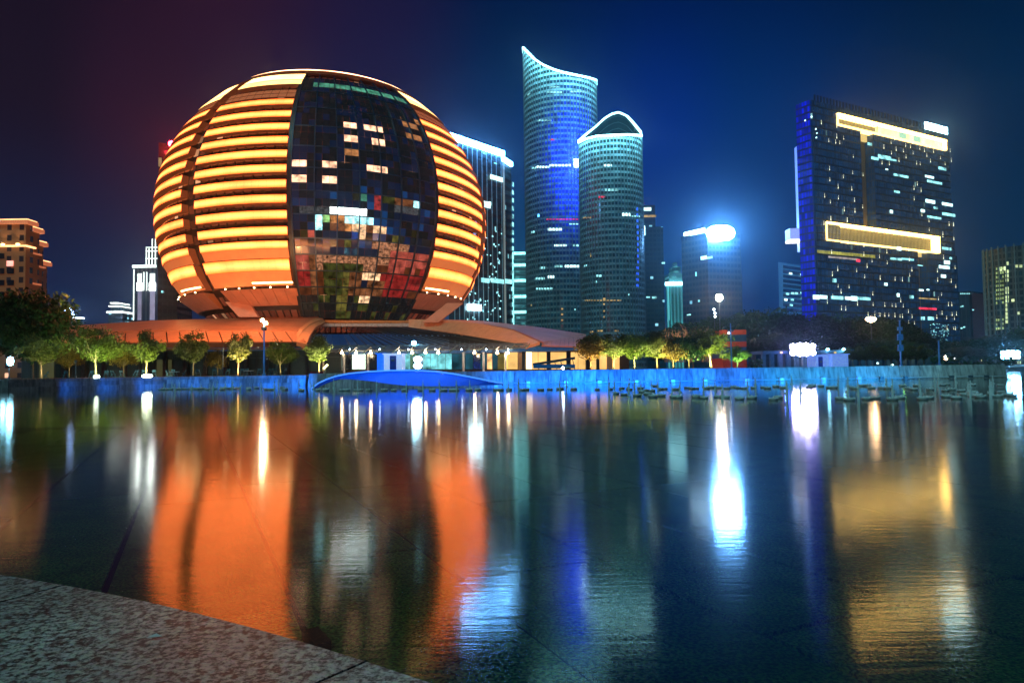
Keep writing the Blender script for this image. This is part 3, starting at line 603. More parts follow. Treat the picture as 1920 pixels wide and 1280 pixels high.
# right roof
sheet('roof_panel', [(780, 599, 151), (905, 607, 146.5), (965, 618, 138.5), (1018, 641, 127.5)], [(800, 597.5, 165), (900, 601, 165), (1010, 613, 160), (1098, 626, 152)], 3, MT['roofw'], n=12, th=.3, gap=.008)
sheet('roof_slat', [(1015, 648, 125.5), (1060, 649, 125.5), (1100, 650, 125.5)], [(1019, 641.5, 127.3), (1060, 632, 140), (1099, 627, 151.5)], 5, MT['roofw'], n=10, th=.2, gap=.05)
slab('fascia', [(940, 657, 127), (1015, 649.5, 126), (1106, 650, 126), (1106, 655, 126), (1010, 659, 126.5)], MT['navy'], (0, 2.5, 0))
# right hall: yellow lit rooms behind piers
yl = emat('hall_light', (1.25, .72, .22), var=.35, scale=.25); wl = emat('hall_door_light', (3.2, 2.4, 1.3), var=.3, scale=.3)
m_ = MB(); a, b = at(940, 134), at(1180, 134); m_.prism([(a.x, a.y), (b.x, b.y), (b.x, b.y+20), (a.x, a.y+20)], 1.3, 5.6); m_.build('hall_core', MT['under'], pod)
x = 951
for wdt, kind in ((20, 'y'), (8, 'd'), (7, 'p'), (12, 'w'), (11, 'y'), (16, 'y'), (7, 'p'), (30, 'y'), (8, 'p'), (14, 'y'), (14, 'y'), (8, 'p'), (12, 'y'), (6, 'p'), (14, 'y'), (10, 'd'), (14, 'y')):
    if kind == 'p':
        m_ = MB(); c = at(x+wdt/2, 131.5); m_.box((c.x, c.y, 3.4), (wdt*.095, .8, 4.2)); m_.build('pier', MT['darksteel'], pod)
    else: slab('hall_window', [(x+.4, 660, 133.6), (x+wdt-.4, 660, 133.6), (x+wdt-.4, 692, 133.6), (x+.4, 692, 133.6)], {'y': yl, 'w': wl, 'd': MT['terra2']}[kind], (0, .25, 0))
    x += wdt
# entrance glazing under the canopy
ec = {'W': emat('entry_white', (1.6, 2.1, 1.7), var=.3, scale=.3), 'G': emat('entry_green', (.12, .25, .14), var=.8, scale=.5), 'C': emat('entry_cyan', (.18, .62, .66), var=.9, scale=.55), 'D': MT['darkglass'], 'T': emat('entry_teal', (.01, .06, .09), var=.7, scale=.5), 'Y': emat('entry_warm', (1.2, .66, .25), var=.7, scale=.7), 'O': emat('entry_dim_gold', (.12, .09, .02), var=.8, scale=.6), 'L': emat('entry_yellow', (1.3, 1.0, .2), var=.4, scale=.4)}
x = 602
for wdt, k in ((12, 'D'), (14, 'G'), (8, 'D'), (10, 'G'), (14, 'D'), (12, 'W'), (13, 'W'), (12, 'D'), (10, 'D'), (14, 'G'), (34, 'C'), (14, 'C'), (12, 'G'), (14, 'C'), (12, 'C'), (14, 'C'), (14, 'C'), (12, 'C'), (14, 'T'), (12, 'T'), (14, 'T'), (14, 'D'), (12, 'T'), (10, 'Y'), (10, 'T'), (12, 'O'), (10, 'L'), (9, 'T')):
    slab('entry_glass', [(x+.4, 663, 133.8), (x+wdt-.4, 663, 133.8), (x+wdt-.4, 692, 133.8), (x+.4, 692, 133.8)], ec[k], (0, .25, 0)); x += wdt
m_ = MB(); a, b = at(600, 134.3), at(945, 134.3); m_.prism([(a.x, a.y), (b.x, b.y), (b.x, b.y+14), (a.x, a.y+14)], 1.3, 5.9); m_.build('entry_core', MT['under'], pod)
for px in (606, 645, 690, 735, 869, 907, 948):
    m_ = MB(); c = at(px, 127.5); m_.tube((c.x, c.y, 1.3), (c.x, c.y, 5.1), .2, n=10); m_.build('column', MT['bluepaint'], pod)
# canopy
zc_ = 5.35
def cp(px, D, z): p = at(px, D, z); return p
for px in range(600, 990, 27):
    m_ = MB(); m_.bar(cp(px, 133.5, zc_-.1), cp(px+16, 118, zc_+.75), .28, .16); m_.build('canopy_arm', MT['steel'], pod)
for D_, z in ((133, zc_), (129, zc_+.25), (125, zc_+.45), (121, zc_+.65), (118, zc_+.85)):
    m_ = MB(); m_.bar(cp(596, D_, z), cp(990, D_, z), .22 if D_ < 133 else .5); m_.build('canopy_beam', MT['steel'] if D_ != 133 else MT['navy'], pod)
for px, b_big in ((641, 1), (668, 1), (695, 1), (748, 1), (773, 1), (798, 1), (822, 1), (890, 1), (933, 1), (953, 1), (656, 0), (712, 0), (766, 0), (817, 0), (866, 0), (912, 0), (953, 0)):
    D_ = 127 if b_big else 119; z = P(px, 661.5, D_).z if b_big else P(px, 655, D_).z
    c = cp(px, D_, z); m_ = MB(); m_.lathe(c, [(0, -.2), (.2, -.16), (.24, 0), (.2, .14), (.06, .2), (.06, .5)] if b_big else [(0, -.1), (.1, -.07), (.1, .08), (0, .12)], 10)
    m_.build('downlight', MT['lampwarm'] if b_big else MT['lampwhite'], pod)
    if b_big and px not in (641, 695, 773, 822): lamp('POINT', c+Vector((0, -.3, -.35)), 130, (1, .85, .6), pod, size=.2, name='canopy_light')
# warm fill panels added in mid-air before the podium to brighten the copper roofs
lamp('AREA', P(320, 560, 117), 7500, (1, .30, .10), pod, size=(32, 4), target=P(320, 616, 142), name='roof_fill')
lamp('AREA', P(500, 560, 117), 5000, (1, .30, .10), pod, size=(24, 4), target=P(500, 612, 142), name='roof_fill')
lamp('AREA', P(890, 560, 115), 2600, (1, .36, .13), pod, size=(24, 4), target=P(900, 640, 138), name='roof_fill')
lamp('AREA', P(1040, 590, 115), 1300, (1, .42, .2), pod, size=(16, 4), target=P(1020, 636, 145), name='roof_fill')
#@@PART3
# ------------------------------------------------------------------ skyline
class Face:     # a vertical facade plane through A and B (2D), addressed by photo pixel
    def __init__(s, A, B):
        s.A = Vector((A[0], A[1], 0)); s.B = Vector((B[0], B[1], 0)); s.d = (s.B-s.A).normalized(); s.n = Vector((s.d.y, -s.d.x, 0))
        if s.n.dot(EYE-s.A) < 0: s.n = -s.n
    def hit(s, x, y): v = ray(x, y); t = (s.A-EYE).dot(s.n)/v.dot(s.n); return EYE+v*t
    def quad(s, x0, y0, x1, y1, mat, name, parent, off=.25, mb=None, th=.2):
        c = (y0+y1)/2; p = s.hit(x0, c); q = s.hit(x1, c); m = s.hit((x0+x1)/2, y0); m2 = s.hit((x0+x1)/2, y1); o = s.n*off; i = s.n*(off-th)
        z0, z1 = m2.z, m.z; v = []
        for z in (z0, z1):
            for b_ in (p+o, q+o, q+i, p+i): v.append(Vector((b_.x, b_.y, z)))
        m_ = MB(); m_.hexa(v)
        return m_.build(name, mat, parent)
    def box(s, x0, x1, z0, z1, o0, o1, mat, name, parent, rel=None):
        p = s.hit(x0, 500); q = s.hit(x1, 500); v = []
        for z in (z0, z1):
            for b_ in (p+s.n*o1, q+s.n*o1, q+s.n*o0, p+s.n*o0): v.append(Vector((b_.x, b_.y, z)))
        L0 = (p-s.A).dot(s.d); L1 = (q-s.A).dot(s.d); m_ = MB(); m_.hexa(v)
        for k, f in enumerate(m_.f):
            m_.uv[k] = [((Vector(m_.v[i])-s.A).dot(s.d)+(Vector(m_.v[i])-s.A).dot(s.n), m_.v[i][2]) for i in f]
        return m_.build(name, mat, parent)
def zat(x, y, D): return P(x, y, D).z
def boxtower(name, label, corners, ytop, mats, z0=1.3, cat='tower', group=None, roof=None):
    """corners [(px, D)...] seen footprint; ytop pixel at the first corner"""
    pts = [P(px, 600, D) for px, D in corners]; zt = zat(corners[0][0], ytop, corners[0][1])
    t = thing(name, label, cat, group); m_ = MB(); m_.prism([(p.x, p.y) for p in pts], z0, zt); m_.build('facade', mats, t)
    return t, pts, zt
# --- cylinder towers with lit crown lattice
latt = glowmat('crown_lattice', (.1, .14, .15), .4, 1.0); shellm = glowmat('curved_glass', (.012, .03, .04), .14, 1.0)
def cyl_tower(name, label, cx, D, hw, zbase, ztop, floor_h, ncol, glow, flr_glow, rise=.3):
    """ztop(theta)->z ; theta 0 faces the camera, glow(x_px, y_px, dz)->rgb"""
    t = thing(name, label, 'tower'); c = at(cx, D, 0); r = hw/1280*D; fa = atan2(c.x, c.y)
    def cp_(th, z, o=0): a = th-fa; return Vector((c.x+(r+o)*sin(a), c.y-(r+o)*cos(a), z))
    n = ncol; sh = MB(); lat = MB(); ths = [-pi+2*pi*k/n for k in range(n+1)]
    nf = int((max(ztop(a) for a in ths)-zbase)/floor_h)+1
    for k in range(n):
        a, b = ths[k], ths[k+1]; mid_ = (a+b)/2; vis = abs(mid_) < 1.75
        step = 1 if vis else 4
        ztA, ztB = ztop(a), ztop(b)
        for i in range(0, nf, step):
            z0 = zbase+i*floor_h; z1 = z0+step*floor_h
            if z0 >= max(ztA, ztB): continue
            za, zb = min(z1, ztA), min(z1, ztB); zs_ = z0+(za-z0)*.42 if vis else z0
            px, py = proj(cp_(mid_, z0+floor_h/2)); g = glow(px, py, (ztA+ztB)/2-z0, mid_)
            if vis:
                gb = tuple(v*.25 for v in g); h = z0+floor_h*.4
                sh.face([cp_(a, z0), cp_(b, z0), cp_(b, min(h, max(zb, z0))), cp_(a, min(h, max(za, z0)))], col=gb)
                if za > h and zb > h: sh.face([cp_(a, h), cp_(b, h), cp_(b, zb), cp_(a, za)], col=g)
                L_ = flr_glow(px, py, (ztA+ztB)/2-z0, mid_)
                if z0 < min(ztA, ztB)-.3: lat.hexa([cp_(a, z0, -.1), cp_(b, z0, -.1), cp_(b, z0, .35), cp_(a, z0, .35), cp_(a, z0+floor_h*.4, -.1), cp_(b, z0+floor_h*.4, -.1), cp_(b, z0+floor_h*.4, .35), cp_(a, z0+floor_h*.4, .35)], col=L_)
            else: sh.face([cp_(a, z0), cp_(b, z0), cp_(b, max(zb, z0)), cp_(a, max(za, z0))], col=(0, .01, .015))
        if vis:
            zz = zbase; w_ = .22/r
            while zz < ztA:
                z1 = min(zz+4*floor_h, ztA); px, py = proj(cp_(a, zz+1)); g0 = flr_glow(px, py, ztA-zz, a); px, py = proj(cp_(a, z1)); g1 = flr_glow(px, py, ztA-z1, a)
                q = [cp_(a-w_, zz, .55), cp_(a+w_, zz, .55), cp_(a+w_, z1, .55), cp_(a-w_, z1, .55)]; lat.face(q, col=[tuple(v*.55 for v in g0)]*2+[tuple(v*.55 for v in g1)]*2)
                for sgn in (-1, 1): lat.face([cp_(a+sgn*w_, zz, 0), cp_(a+sgn*w_, zz, .55), cp_(a+sgn*w_, z1, .55), cp_(a+sgn*w_, z1, 0)], col=(0, 0, 0))
                zz = z1
    tag(sh.build('curved_facade', shellm, t), kind='stuff'); tag(lat.build('facade_lattice', latt, t), kind='stuff')
    # roof slab somewhat below the crown, and the glowing crown edge
    zr_ = min(ztop(a) for a in ths)-6; m_ = MB(); m_.face([cp_(a, zr_, -.3) for a in ths[:-1]], uv=[(0, 0)]*n); m_.build('roof', MT['darksteel'], t)
    return t, cp_, ths, c, r
cyan = lambda k: (.25*k, .95*k, 1.15*k)
CR = [(978, 84), (984, 91), (994, 101), (1005, 112), (1020, 122), (1040, 131), (1060, 137), (1080, 141), (1100, 145), (1115, 149), (1125, 153)]
def interp(tb, x):
    if x <= tb[0][0]: return tb[0][1]
    for (a, b), (c, d) in zip(tb[:-1], tb[1:]):
        if x <= c: return b+(d-b)*(x-a)/(c-a)
    return tb[-1][1]
TD = 420; th0 = at(1058.5, TD, 0); rr0 = 68.5/1280*TD
def ztop1(a):
    fa = atan2(th0.x, th0.y); x = th0.x+rr0*sin(a-fa); y = th0.y-rr0*cos(a-fa); yf = th0.y-rr0*abs(cos(a)) ; px = 960+1280*x/y-6.5
    return zat(px, interp(CR, px), y) if abs(a) < pi/2 else zat(px, interp(CR, px), y)*.985
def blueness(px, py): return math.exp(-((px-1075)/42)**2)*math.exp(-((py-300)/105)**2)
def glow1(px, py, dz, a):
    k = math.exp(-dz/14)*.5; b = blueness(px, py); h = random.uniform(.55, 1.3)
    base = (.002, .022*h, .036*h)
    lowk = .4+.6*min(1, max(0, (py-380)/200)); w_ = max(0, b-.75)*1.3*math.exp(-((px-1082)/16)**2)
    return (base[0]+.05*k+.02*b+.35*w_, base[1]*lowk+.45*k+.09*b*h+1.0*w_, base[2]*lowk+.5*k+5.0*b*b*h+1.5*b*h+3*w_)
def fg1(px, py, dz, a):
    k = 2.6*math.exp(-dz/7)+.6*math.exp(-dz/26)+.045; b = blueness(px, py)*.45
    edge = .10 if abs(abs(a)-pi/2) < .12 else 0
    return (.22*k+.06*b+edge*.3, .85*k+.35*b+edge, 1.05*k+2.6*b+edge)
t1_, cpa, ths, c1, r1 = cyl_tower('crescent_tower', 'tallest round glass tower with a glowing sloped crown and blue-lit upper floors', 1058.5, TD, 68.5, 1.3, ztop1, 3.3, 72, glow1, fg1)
edge_m = emat('crown_edge_light', (3.2, 7.5, 8.0), var=.3, scale=.2)
def crownline(t, cpf, ztop, ths, th_=.9, mat=None, lim=9, nm='crown_light'):
    m_ = MB()
    for a, b in zip(ths[:-1], ths[1:]):
        if abs((a+b)/2) < lim: m_.bar(cpf(a, ztop(a), .2), cpf(b, ztop(b), .2), th_)
    return m_.build(nm, mat or edge_m, t)
crownline(t1_, cpa, ztop1, ths, 1.0, lim=1.62)
def cylhit(c, r, x, y):
    v = ray(x, y); A = v.x**2+v.y**2; B = 2*(v.x*(-c.x)+v.y*(-c.y)); C_ = c.x**2+c.y**2-r*r; D_ = B*B-4*A*C_
    return EYE+v*((-B-sqrt(max(0, D_)))/(2*A))
def cylwin(t, c, r, x0, x1, y, h, mat, name='lit_window', step=6):
    x = x0; r = r+.45
    while x < x1-1:
        xe = min(x1, x+step); p = cylhit(c, r, x+.3, y); q = cylhit(c, r, xe-.3, y); z0 = cylhit(c, r, (x+xe)/2, y+h/2).z; z1 = cylhit(c, r, (x+xe)/2, y-h/2).z
        m_ = MB(); o = (c-p); o.z = 0; o.normalize(); o *= .25
        m_.hexa([Vector((p.x, p.y, z0)), Vector((q.x, q.y, z0)), Vector((q.x, q.y, z0))+o, Vector((p.x, p.y, z0))+o, Vector((p.x, p.y, z1)), Vector((q.x, q.y, z1)), Vector((q.x, q.y, z1))+o, Vector((p.x, p.y, z1))+o])
        m_.build(name, mat, t); x = xe
wc, ww = emat('tower_window_cool', (.45, 1.2, 1.25), var=.7, scale=.3), emat('tower_window_white', (1.6, 2.6, 2.6), var=.4, scale=.2)
wr = emat('tower_red_window', (1.2, .05, .12), var=.5, scale=.3); wg = emat('tower_window_gold', (.5, .34, .12), var=.7, scale=.3)
for x0, x1, y, h, m in ((996, 1006, 315, 3, wc), (1004, 1030, 313, 3.5, ww), (1030, 1072, 310, 4, ww), (1076, 1090, 306, 16, emat('glare_patch', (9, 16, 18))), (1008, 1034, 226, 2.5, wc), (988, 993, 177, 3, wc), (1024, 1055, 173, 3, wc), (1070, 1105, 172, 2.5, wc), (1030, 1050, 163, 2.5, wc),  # one white glow patch put on for a light's glare between the towers
    (1024, 1086, 411, 1.6, wr), (1031, 1040, 262, 3, wr), (1027, 1055, 430, 4.5, ww), (996, 1003, 435, 3.5, wc), (1039, 1064, 460, 3.5, ww), (1073, 1085, 460, 3.5, wc), (1012, 1022, 502, 4, wc), (1040, 1056, 499, 4, wc), (1059, 1087, 499, 4.5, ww), (1003, 1022, 522, 4, wc), (1027, 1040, 519, 5, ww), (1004, 1036, 541, 3.5, wc), (1052, 1056, 589, 3, wg), (1052, 1056, 579, 3, wg), (1052, 1056, 600, 3, wg), (1008, 1011, 404, 5, emat('blue_sign', (.5, 2.5, 7))), (1067, 1086, 420, 2, wc), (995, 998, 572, 3, wg), (1077, 1080, 580, 3, wc)):
    cylwin(t1_, c1, r1, x0, x1, y, h, m)
TD2 = 350; th2 = at(1152, TD2, 0); rr2 = 58.5/1280*TD2
BK = [(1085, 265), (1100, 252), (1118, 238), (1136, 222), (1150, 214), (1163, 211), (1178, 217), (1190, 230), (1200, 243), (1206, 250)]
def ztop2(a):
    fa = atan2(th2.x, th2.y); x = th2.x+rr2*sin(a-fa); y = th2.y-rr2*cos(a-fa); px = 960+1280*x/y-6
    if abs(a) <= pi/2: return zat(px, interp([(1085, 268), (1100, 261), (1120, 256), (1150, 254), (1180, 253), (1207, 255)], px), y)
    return zat(px, interp(BK, px), y)
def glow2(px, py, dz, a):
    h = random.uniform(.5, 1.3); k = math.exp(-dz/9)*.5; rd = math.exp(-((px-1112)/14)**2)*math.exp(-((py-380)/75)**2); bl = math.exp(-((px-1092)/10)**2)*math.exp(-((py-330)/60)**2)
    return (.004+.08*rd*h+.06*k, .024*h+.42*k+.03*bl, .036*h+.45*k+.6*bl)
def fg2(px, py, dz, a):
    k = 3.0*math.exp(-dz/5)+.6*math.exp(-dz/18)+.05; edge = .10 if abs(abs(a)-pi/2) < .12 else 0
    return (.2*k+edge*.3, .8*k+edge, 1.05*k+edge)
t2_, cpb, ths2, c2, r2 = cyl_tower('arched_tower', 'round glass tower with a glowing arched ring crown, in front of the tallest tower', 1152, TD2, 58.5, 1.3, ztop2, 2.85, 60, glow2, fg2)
crownline(t2_, cpb, ztop2, ths2, .9, emat('lip_light', (4, 9, 9.5)), 1.60)
m_ = MB()
for a, b in zip(ths2[:-1], ths2[1:]):
    if abs((a+b)/2) > 1.5: m_.bar(cpb(a, ztop2(a)), cpb(b, ztop2(b)), .9)
m_.build('crown_arch', emat('arch_light', (2.6, 6.0, 6.4)), t2_)
m_ = MB()
for k in range(9):
    for a, b in zip(ths2[:-1], ths2[1:]):
        if abs((a+b)/2) > 1.6:
            zf = lambda q: ztop2(q)-(2+k*3.4)
            if zf(a) > ztop2(0)-4: m_.bar(cpb(a, zf(a), -.4), cpb(b, zf(b), -.4), .16, col=(.005, .05, .06))
tag(m_.build('crown_ribs', latt, t2_), kind='stuff')
for x0, x1, y, h, m in ((1131, 1147, 310, 4, ww), (1134, 1160, 356, 4, wc), (1122, 1134, 369, 3, wr), (1165, 1182, 402, 5, ww), (1182, 1200, 405, 2.5, wc), (1092, 1108, 408, 2, wg), (1116, 1130, 517, 4, wc), (1094, 1100, 498, 3, wc), (1095, 1165, 563, 2, wg), (1130, 1137, 560, 3, wg), (1130, 1134, 570, 3, wg), (1130, 1134, 583, 3, wg), (1130, 1134, 594, 3, wg), (1106, 1112, 622, 3, wg), (1120, 1132, 620, 3, wg), (1152, 1160, 620, 3, wg), (1105, 1108, 478, 7, wg), (1116, 1119, 528, 4, wc), (1178, 1181, 552, 3, wc)):
    cylwin(t2_, c2, r2, x0, x1, y, h, m)
for k in range(14): cylwin(t2_, c2, r2, 1194, 1197.5, 392+k*11, 5, emat('blue_column', (.05, .25, 2.2)) if 'bcol' not in MT else MT['bcol']); MT.setdefault('bcol', bpy.data.materials['blue_column'])
# --- ribbed dark tower directly right of the globe
dfm = facade('ribbed_glass', (.01, .02, .03), (.008, .02, .03), cw=1.1, fh=3.6, lit=.015, litcol=(.4, 1, 1.1), lits=1.0, dim=(.002, .012, .018), seed=21)
tD, ptsD, zD = boxtower('ribbed_tower', 'dark ribbed tower beside the globe with a dazzling white roof line', [(842, 275), (947, 300), (962, 308), (946, 345), (842, 330)], 256, dfm)
fD = Face((ptsD[0].x, ptsD[0].y), (ptsD[1].x, ptsD[1].y)); fD2 = Face((ptsD[1].x, ptsD[1].y), (ptsD[2].x, ptsD[2].y))
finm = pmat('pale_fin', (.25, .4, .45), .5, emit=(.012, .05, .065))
for px in range(852, 946, 9):
    p = fD.hit(px, 500); m_ = MB(); m_.box((p.x, p.y-.2, (zD+1.3)/2), (.32, .7, zD-1.3)); m_.build('facade_fin', finm, tD)
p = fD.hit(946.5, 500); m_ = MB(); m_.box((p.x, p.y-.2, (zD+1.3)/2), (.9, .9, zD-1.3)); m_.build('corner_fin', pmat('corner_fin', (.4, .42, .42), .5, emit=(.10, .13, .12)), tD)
m_ = MB(); a = ptsD[0]+Vector((0, -.8, 0)); b = ptsD[1]+Vector((0, -.8, 0)); c = ptsD[2]+Vector((0, -.8, 0))
m_.bar((a.x, a.y, zD+.2), (b.x, b.y, zD+.2), 2.2); m_.build('roof_light', emat('roof_line_light', (6, 20, 44), var=.5, scale=.3), tD)
m_ = MB(); m_.bar((b.x, b.y, zD-2.2), (c.x, c.y, zD-2.2), 1.9); m_.build('roof_light', emat('roof_line_light_low', (4, 12, 22)), tD)
for x0, y0, x1, y1, m in ((917, 331, 940, 339, ww), (914, 379, 918, 386, ww), (905, 379, 917, 390, ww), (900, 522, 915, 530, wc), (918, 523, 942, 531, wc), (945, 524, 957, 532, wc), (874, 571, 900, 582, emat('shop_light', (12, 18, 20))), (903, 286, 908, 290, wc), (924, 306, 929, 308, wc)):
    fD.quad(x0, y0, x1, y1, m, 'lit_window', tD, off=.9)
glm = emat('glint', (.7, 1.6, 1.7), var=.8, scale=2)  # painted sparkles standing for reflections in the ribbed glass
for k in range(90):
    x = random.uniform(872, 940); y = random.uniform(430, 600)
    if (y > 540 or x > 905) : fD.quad(x, y, x+random.uniform(1, 2.2), y+random.uniform(1.5, 4), glm, 'glint', tD, off=.4)
for k in range(18): fD2.quad(959, 342+k*15, 961.5, 350+k*15, wc, 'edge_light', tD, off=.5)
# --- slim teal tower with bright floor bands
slm = facade('banded_wall', (.12, .3, .32), (.02, .06, .07), cw=3.4, fh=4.0, wx=(.1, .9), wy=(.2, .6), lit=.3, litcol=(.15, .65, .68), lits=.5, dim=(.03, .16, .18), seed=5)
tS, pS, zS = boxtower('banded_tower', 'slim teal tower with bright horizontal bands between the ribbed tower and the tallest tower', [(958, 470), (991, 470), (991, 500), (958, 500)], 473, slm)
fS = Face((pS[0].x, pS[0].y), (pS[1].x, pS[1].y)); bm_ = emat('band_light', (.8, 2.8, 2.8), var=.4, scale=.3)
for y in (475, 497, 526, 556, 585): fS.quad(963, y-2.5, 987, y+2.5, bm_, 'floor_band', tS, off=.5)
for k in range(24): fS.quad(963, 481+k*5.3, 987, 482.2+k*5.3, finm, 'floor_band', tS, off=.3)
fS.quad(961.5, 473, 963, 612, bm_, 'edge_light', tS, off=.5)
# --- towers between the arched tower and the forest
dimf = lambda nm, d, l, s, cw=3, fh=3.6: facade(nm, (.02, .04, .06), (.01, .03, .045), cw=cw, fh=fh, lit=l, litcol=(.35, .9, 1.1), lits=.9, dim=d, seed=s)
tE, pE, zE = boxtower('stepped_tower', 'dim stepped tower with a red roof beacon just right of the arched tower', [(1198, 520), (1233, 520), (1233, 560), (1198, 560)], 385, dimf('dim_glass_a', (.002, .016, .036), .02, 31))
m_ = MB(); q = [P(x, 600, d) for x, d in ((1198, 519), (1247, 519), (1247, 565), (1198, 565))]; m_.prism([(p.x, p.y) for p in q], 1.3, zat(1230, 425, 519)); m_.build('lower_block', dimf('dim_glass_b', (.002, .018, .036), .03, 32), tE)
fE = Face((pE[0].x, pE[0].y), (pE[1].x, pE[1].y))
for x0, y0, x1, y1, m in ((1203, 390, 1220, 396, ww), (1204, 404, 1230, 408, wg), (1205, 424, 1209, 442, ww), (1211, 556, 1218, 559, wc), (1222, 556, 1230, 560, wc), (1240, 492, 1246, 495, wc)): fE.quad(x0, y0, x1, y1, m, 'lit_window', tE, off=1.6)
m_ = MB(); c = P(1204, 384, 521); m_.lathe(c, [(0, -.2), (.9, .3), (.9, 1.2), (0, 2)], 8); m_.build('beacon', MT['red'], tE)
tF, pF, zF = boxtower('art_deco_tower', 'small floodlit teal tower with a stepped top and bright cornice before the forest', [(1250, 480), (1283, 480), (1283, 505), (1250, 505)], 533, facade('fluted_wall', (.1, .35, .36), (.05, .2, .22), cw=2.4, fh=60, wx=(.25, .7), wy=(.0, 1), lit=.5, litcol=(.15, .8, .85), lits=.6, dim=(.05, .38, .40), seed=4))
fF = Face((pF[0].x, pF[0].y), (pF[1].x, pF[1].y))
fF.quad(1247, 529, 1285, 535, emat('cornice_light', (4, 9, 10)), 'cornice', tF, off=1.2, th=1)
fF.box(1254, 1283, zF, zat(1268, 512, 480), -14, -1, slm, 'upper_tier', tF); fF.box(1262, 1278, zat(1268, 512, 480), zat(1268, 498, 480), -12, -3, slm, 'upper_tier', tF); fF.box(1266, 1273, zat(1268, 498, 480), zat(1268, 490, 480), -10, -5, slm, 'upper_tier', tF)
for x in (1254, 1259, 1265, 1271, 1277, 1281): fF.quad(x-.7, 536, x+.7, 600, finm if x % 2 else emat('flute_light', (.12, .65, .7)) if 'fl' not in MT else MT['fl'], 'flute', tF, off=.5); MT.setdefault('fl', finm)
tG, pG, zG = boxtower('sign_tower', 'broad dim tower crowned by a glaring white rooftop sign', [(1281, 400), (1330, 385), (1393, 392), (1393, 440), (1281, 440)], 444, dimf('dim_glass_c', (.0015, .016, .034), .006, 33, 2.4, 3.4))
fG0 = Face((pG[0].x, pG[0].y), (pG[1].x, pG[1].y)); fG = Face((pG[1].x, pG[1].y), (pG[2].x, pG[2].y))
A_, B_, C_ = P(1283, 440, 399), P(1322, 431, 384), P(1372, 437, 388)
m_ = MB(); hgt = 2.6
m_.hexa([A_-Vector((0, 0, hgt/2)), B_-Vector((0, 0, hgt/2)), B_+Vector((0, 1, -hgt/2)), A_+Vector((0, 1, -hgt/2)), A_+Vector((0, 0, hgt/2)), B_+Vector((0, 0, hgt/2)), B_+Vector((0, 1, hgt/2)), A_+Vector((0, 1, hgt/2))]); m_.build('roof_sign', emat('roof_sign_light', (5, 8, 10)), tG)
m_ = MB(); c = P(1351, 437, 383); n_ = 24
prof = [(0, -2.6), (2.5, -2.3), (3.9, -1.3), (4.3, 0), (3.9, 1.3), (2.5, 2.3), (0, 2.6)]
m_.lathe((0, 0, 0), prof, n_); m_.v = [(c.x+x*1.9, c.y+y*.5, c.z+z*1.75) for x, y, z in m_.v]; m_.build('sign_lamp', emat('sign_lamp_light', (28, 85, 190), 'FRONT'), tG, smooth=True)  # lamp body swollen to the size of its glare
for x0, y0, x1, y1, m in ((1315, 480, 1326, 487, ww), (1326, 481, 1337, 485, wc), (1310, 562, 1313, 566, wc), (1305, 510, 1307, 518, wc), (1289, 589, 1296, 591, wc)): fG0.quad(x0, y0, x1, y1, m, 'lit_window', tG, off=.6)
# --- block left of the big hotel
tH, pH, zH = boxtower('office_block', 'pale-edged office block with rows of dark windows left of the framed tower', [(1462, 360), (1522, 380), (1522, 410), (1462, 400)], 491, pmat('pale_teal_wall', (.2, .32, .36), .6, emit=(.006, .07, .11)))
fH = Face((pH[0].x, pH[0].y), (pH[1].x, pH[1].y)); bandm = pmat('window_band', (.01, .03, .05), .2, emit=(.001, .016, .035)); 
for k in range(10):
    fH.quad(1468, 501+k*8.8-k*.1, 1520, 506.5+k*8.8-k*.1, bandm, 'window_band', tH, off=.3)
for x, y, m in ((1481, 513, ww), (1502, 515, ww), (1475, 551, wc), (1485, 550, wc), (1492, 550, wc), (1502, 549, wc), (1507, 549, wc), (1472, 562, ww), (1484, 562, wc), (1503, 559, wc), (1482, 572, wc), (1510, 539, ww)): fH.quad(x-2.5, y-1.8, x+2.5, y+1.8, m, 'lit_window', tH, off=.6)
# --- the framed twin-slab hotel tower at right
hot = thing('framed_tower', 'huge dark slab tower with two glowing yellow frames and falling drop lights', 'tower')
A = P(1532, 600, 330); B = P(1789, 600, 384); fB = Face((A.x, A.y), (B.x, B.y))
zz_ = lambda x, y: fB.hit(x, y).z
zt = zz_(1532, 190); hgl = facade('slab_glass', (.008, .016, .022), (.006, .02, .03), cw=1.5, fh=3.5, wx=(.2, .9), wy=(.12, .9), lit=.008, litcol=(.5, 1, 1), lits=.5, dim=(.0, .026, .085), seed=41)
core = pmat('recess_wall', (.1, .08, .05), .7, emit=(.018, .014, .006))
fB.box(1560, 1787, 1.3, zt-3.0, -7.5, -5.1, core, 'recess_core', hot)
zm1, zm0 = zz_(1552, 418), zz_(1552, 450)
ztf = zz_(1580, 217); ztf0 = zz_(1580, 236)
fB.box(1532, 1578, 1.3, zt, -5, 0, hgl, 'slab', hot)
fB.box(1578.2, 1622, zm1+.6, ztf0-.6, -5, .05, hgl, 'slab', hot); fB.box(1578.2, 1789, ztf+.6, zt-.02, -5, .02, hgl, 'slab', hot)
fB.box(1646, 1789, zm1+.6, ztf0-.6, -5, .04, hgl, 'slab', hot)
fB.box(1578.2, 1722, 1.3, zm0-.6, -5, .03, hgl, 'slab', hot); fB.box(1741, 1795, 1.3, zm0-.6, -5, .06, hgl, 'slab', hot); fB.box(1763, 1792, zm0-.5, zm1+.5, -5, .03, hgl, 'slab', hot)
for px in range(1538, 1740, 6): fB.box(px, px+1.6, zt, zt+3.2, -.6, -.1, MT['darksteel'], 'parapet_fin', hot)
fr = emat('frame_light', (14, 8.2, 2.0), 'FRONT'); fr2 = emat('frame_glow', (5, 3.2, .9)); rd_ = emat('rod_glow', (.42, .32, .11))
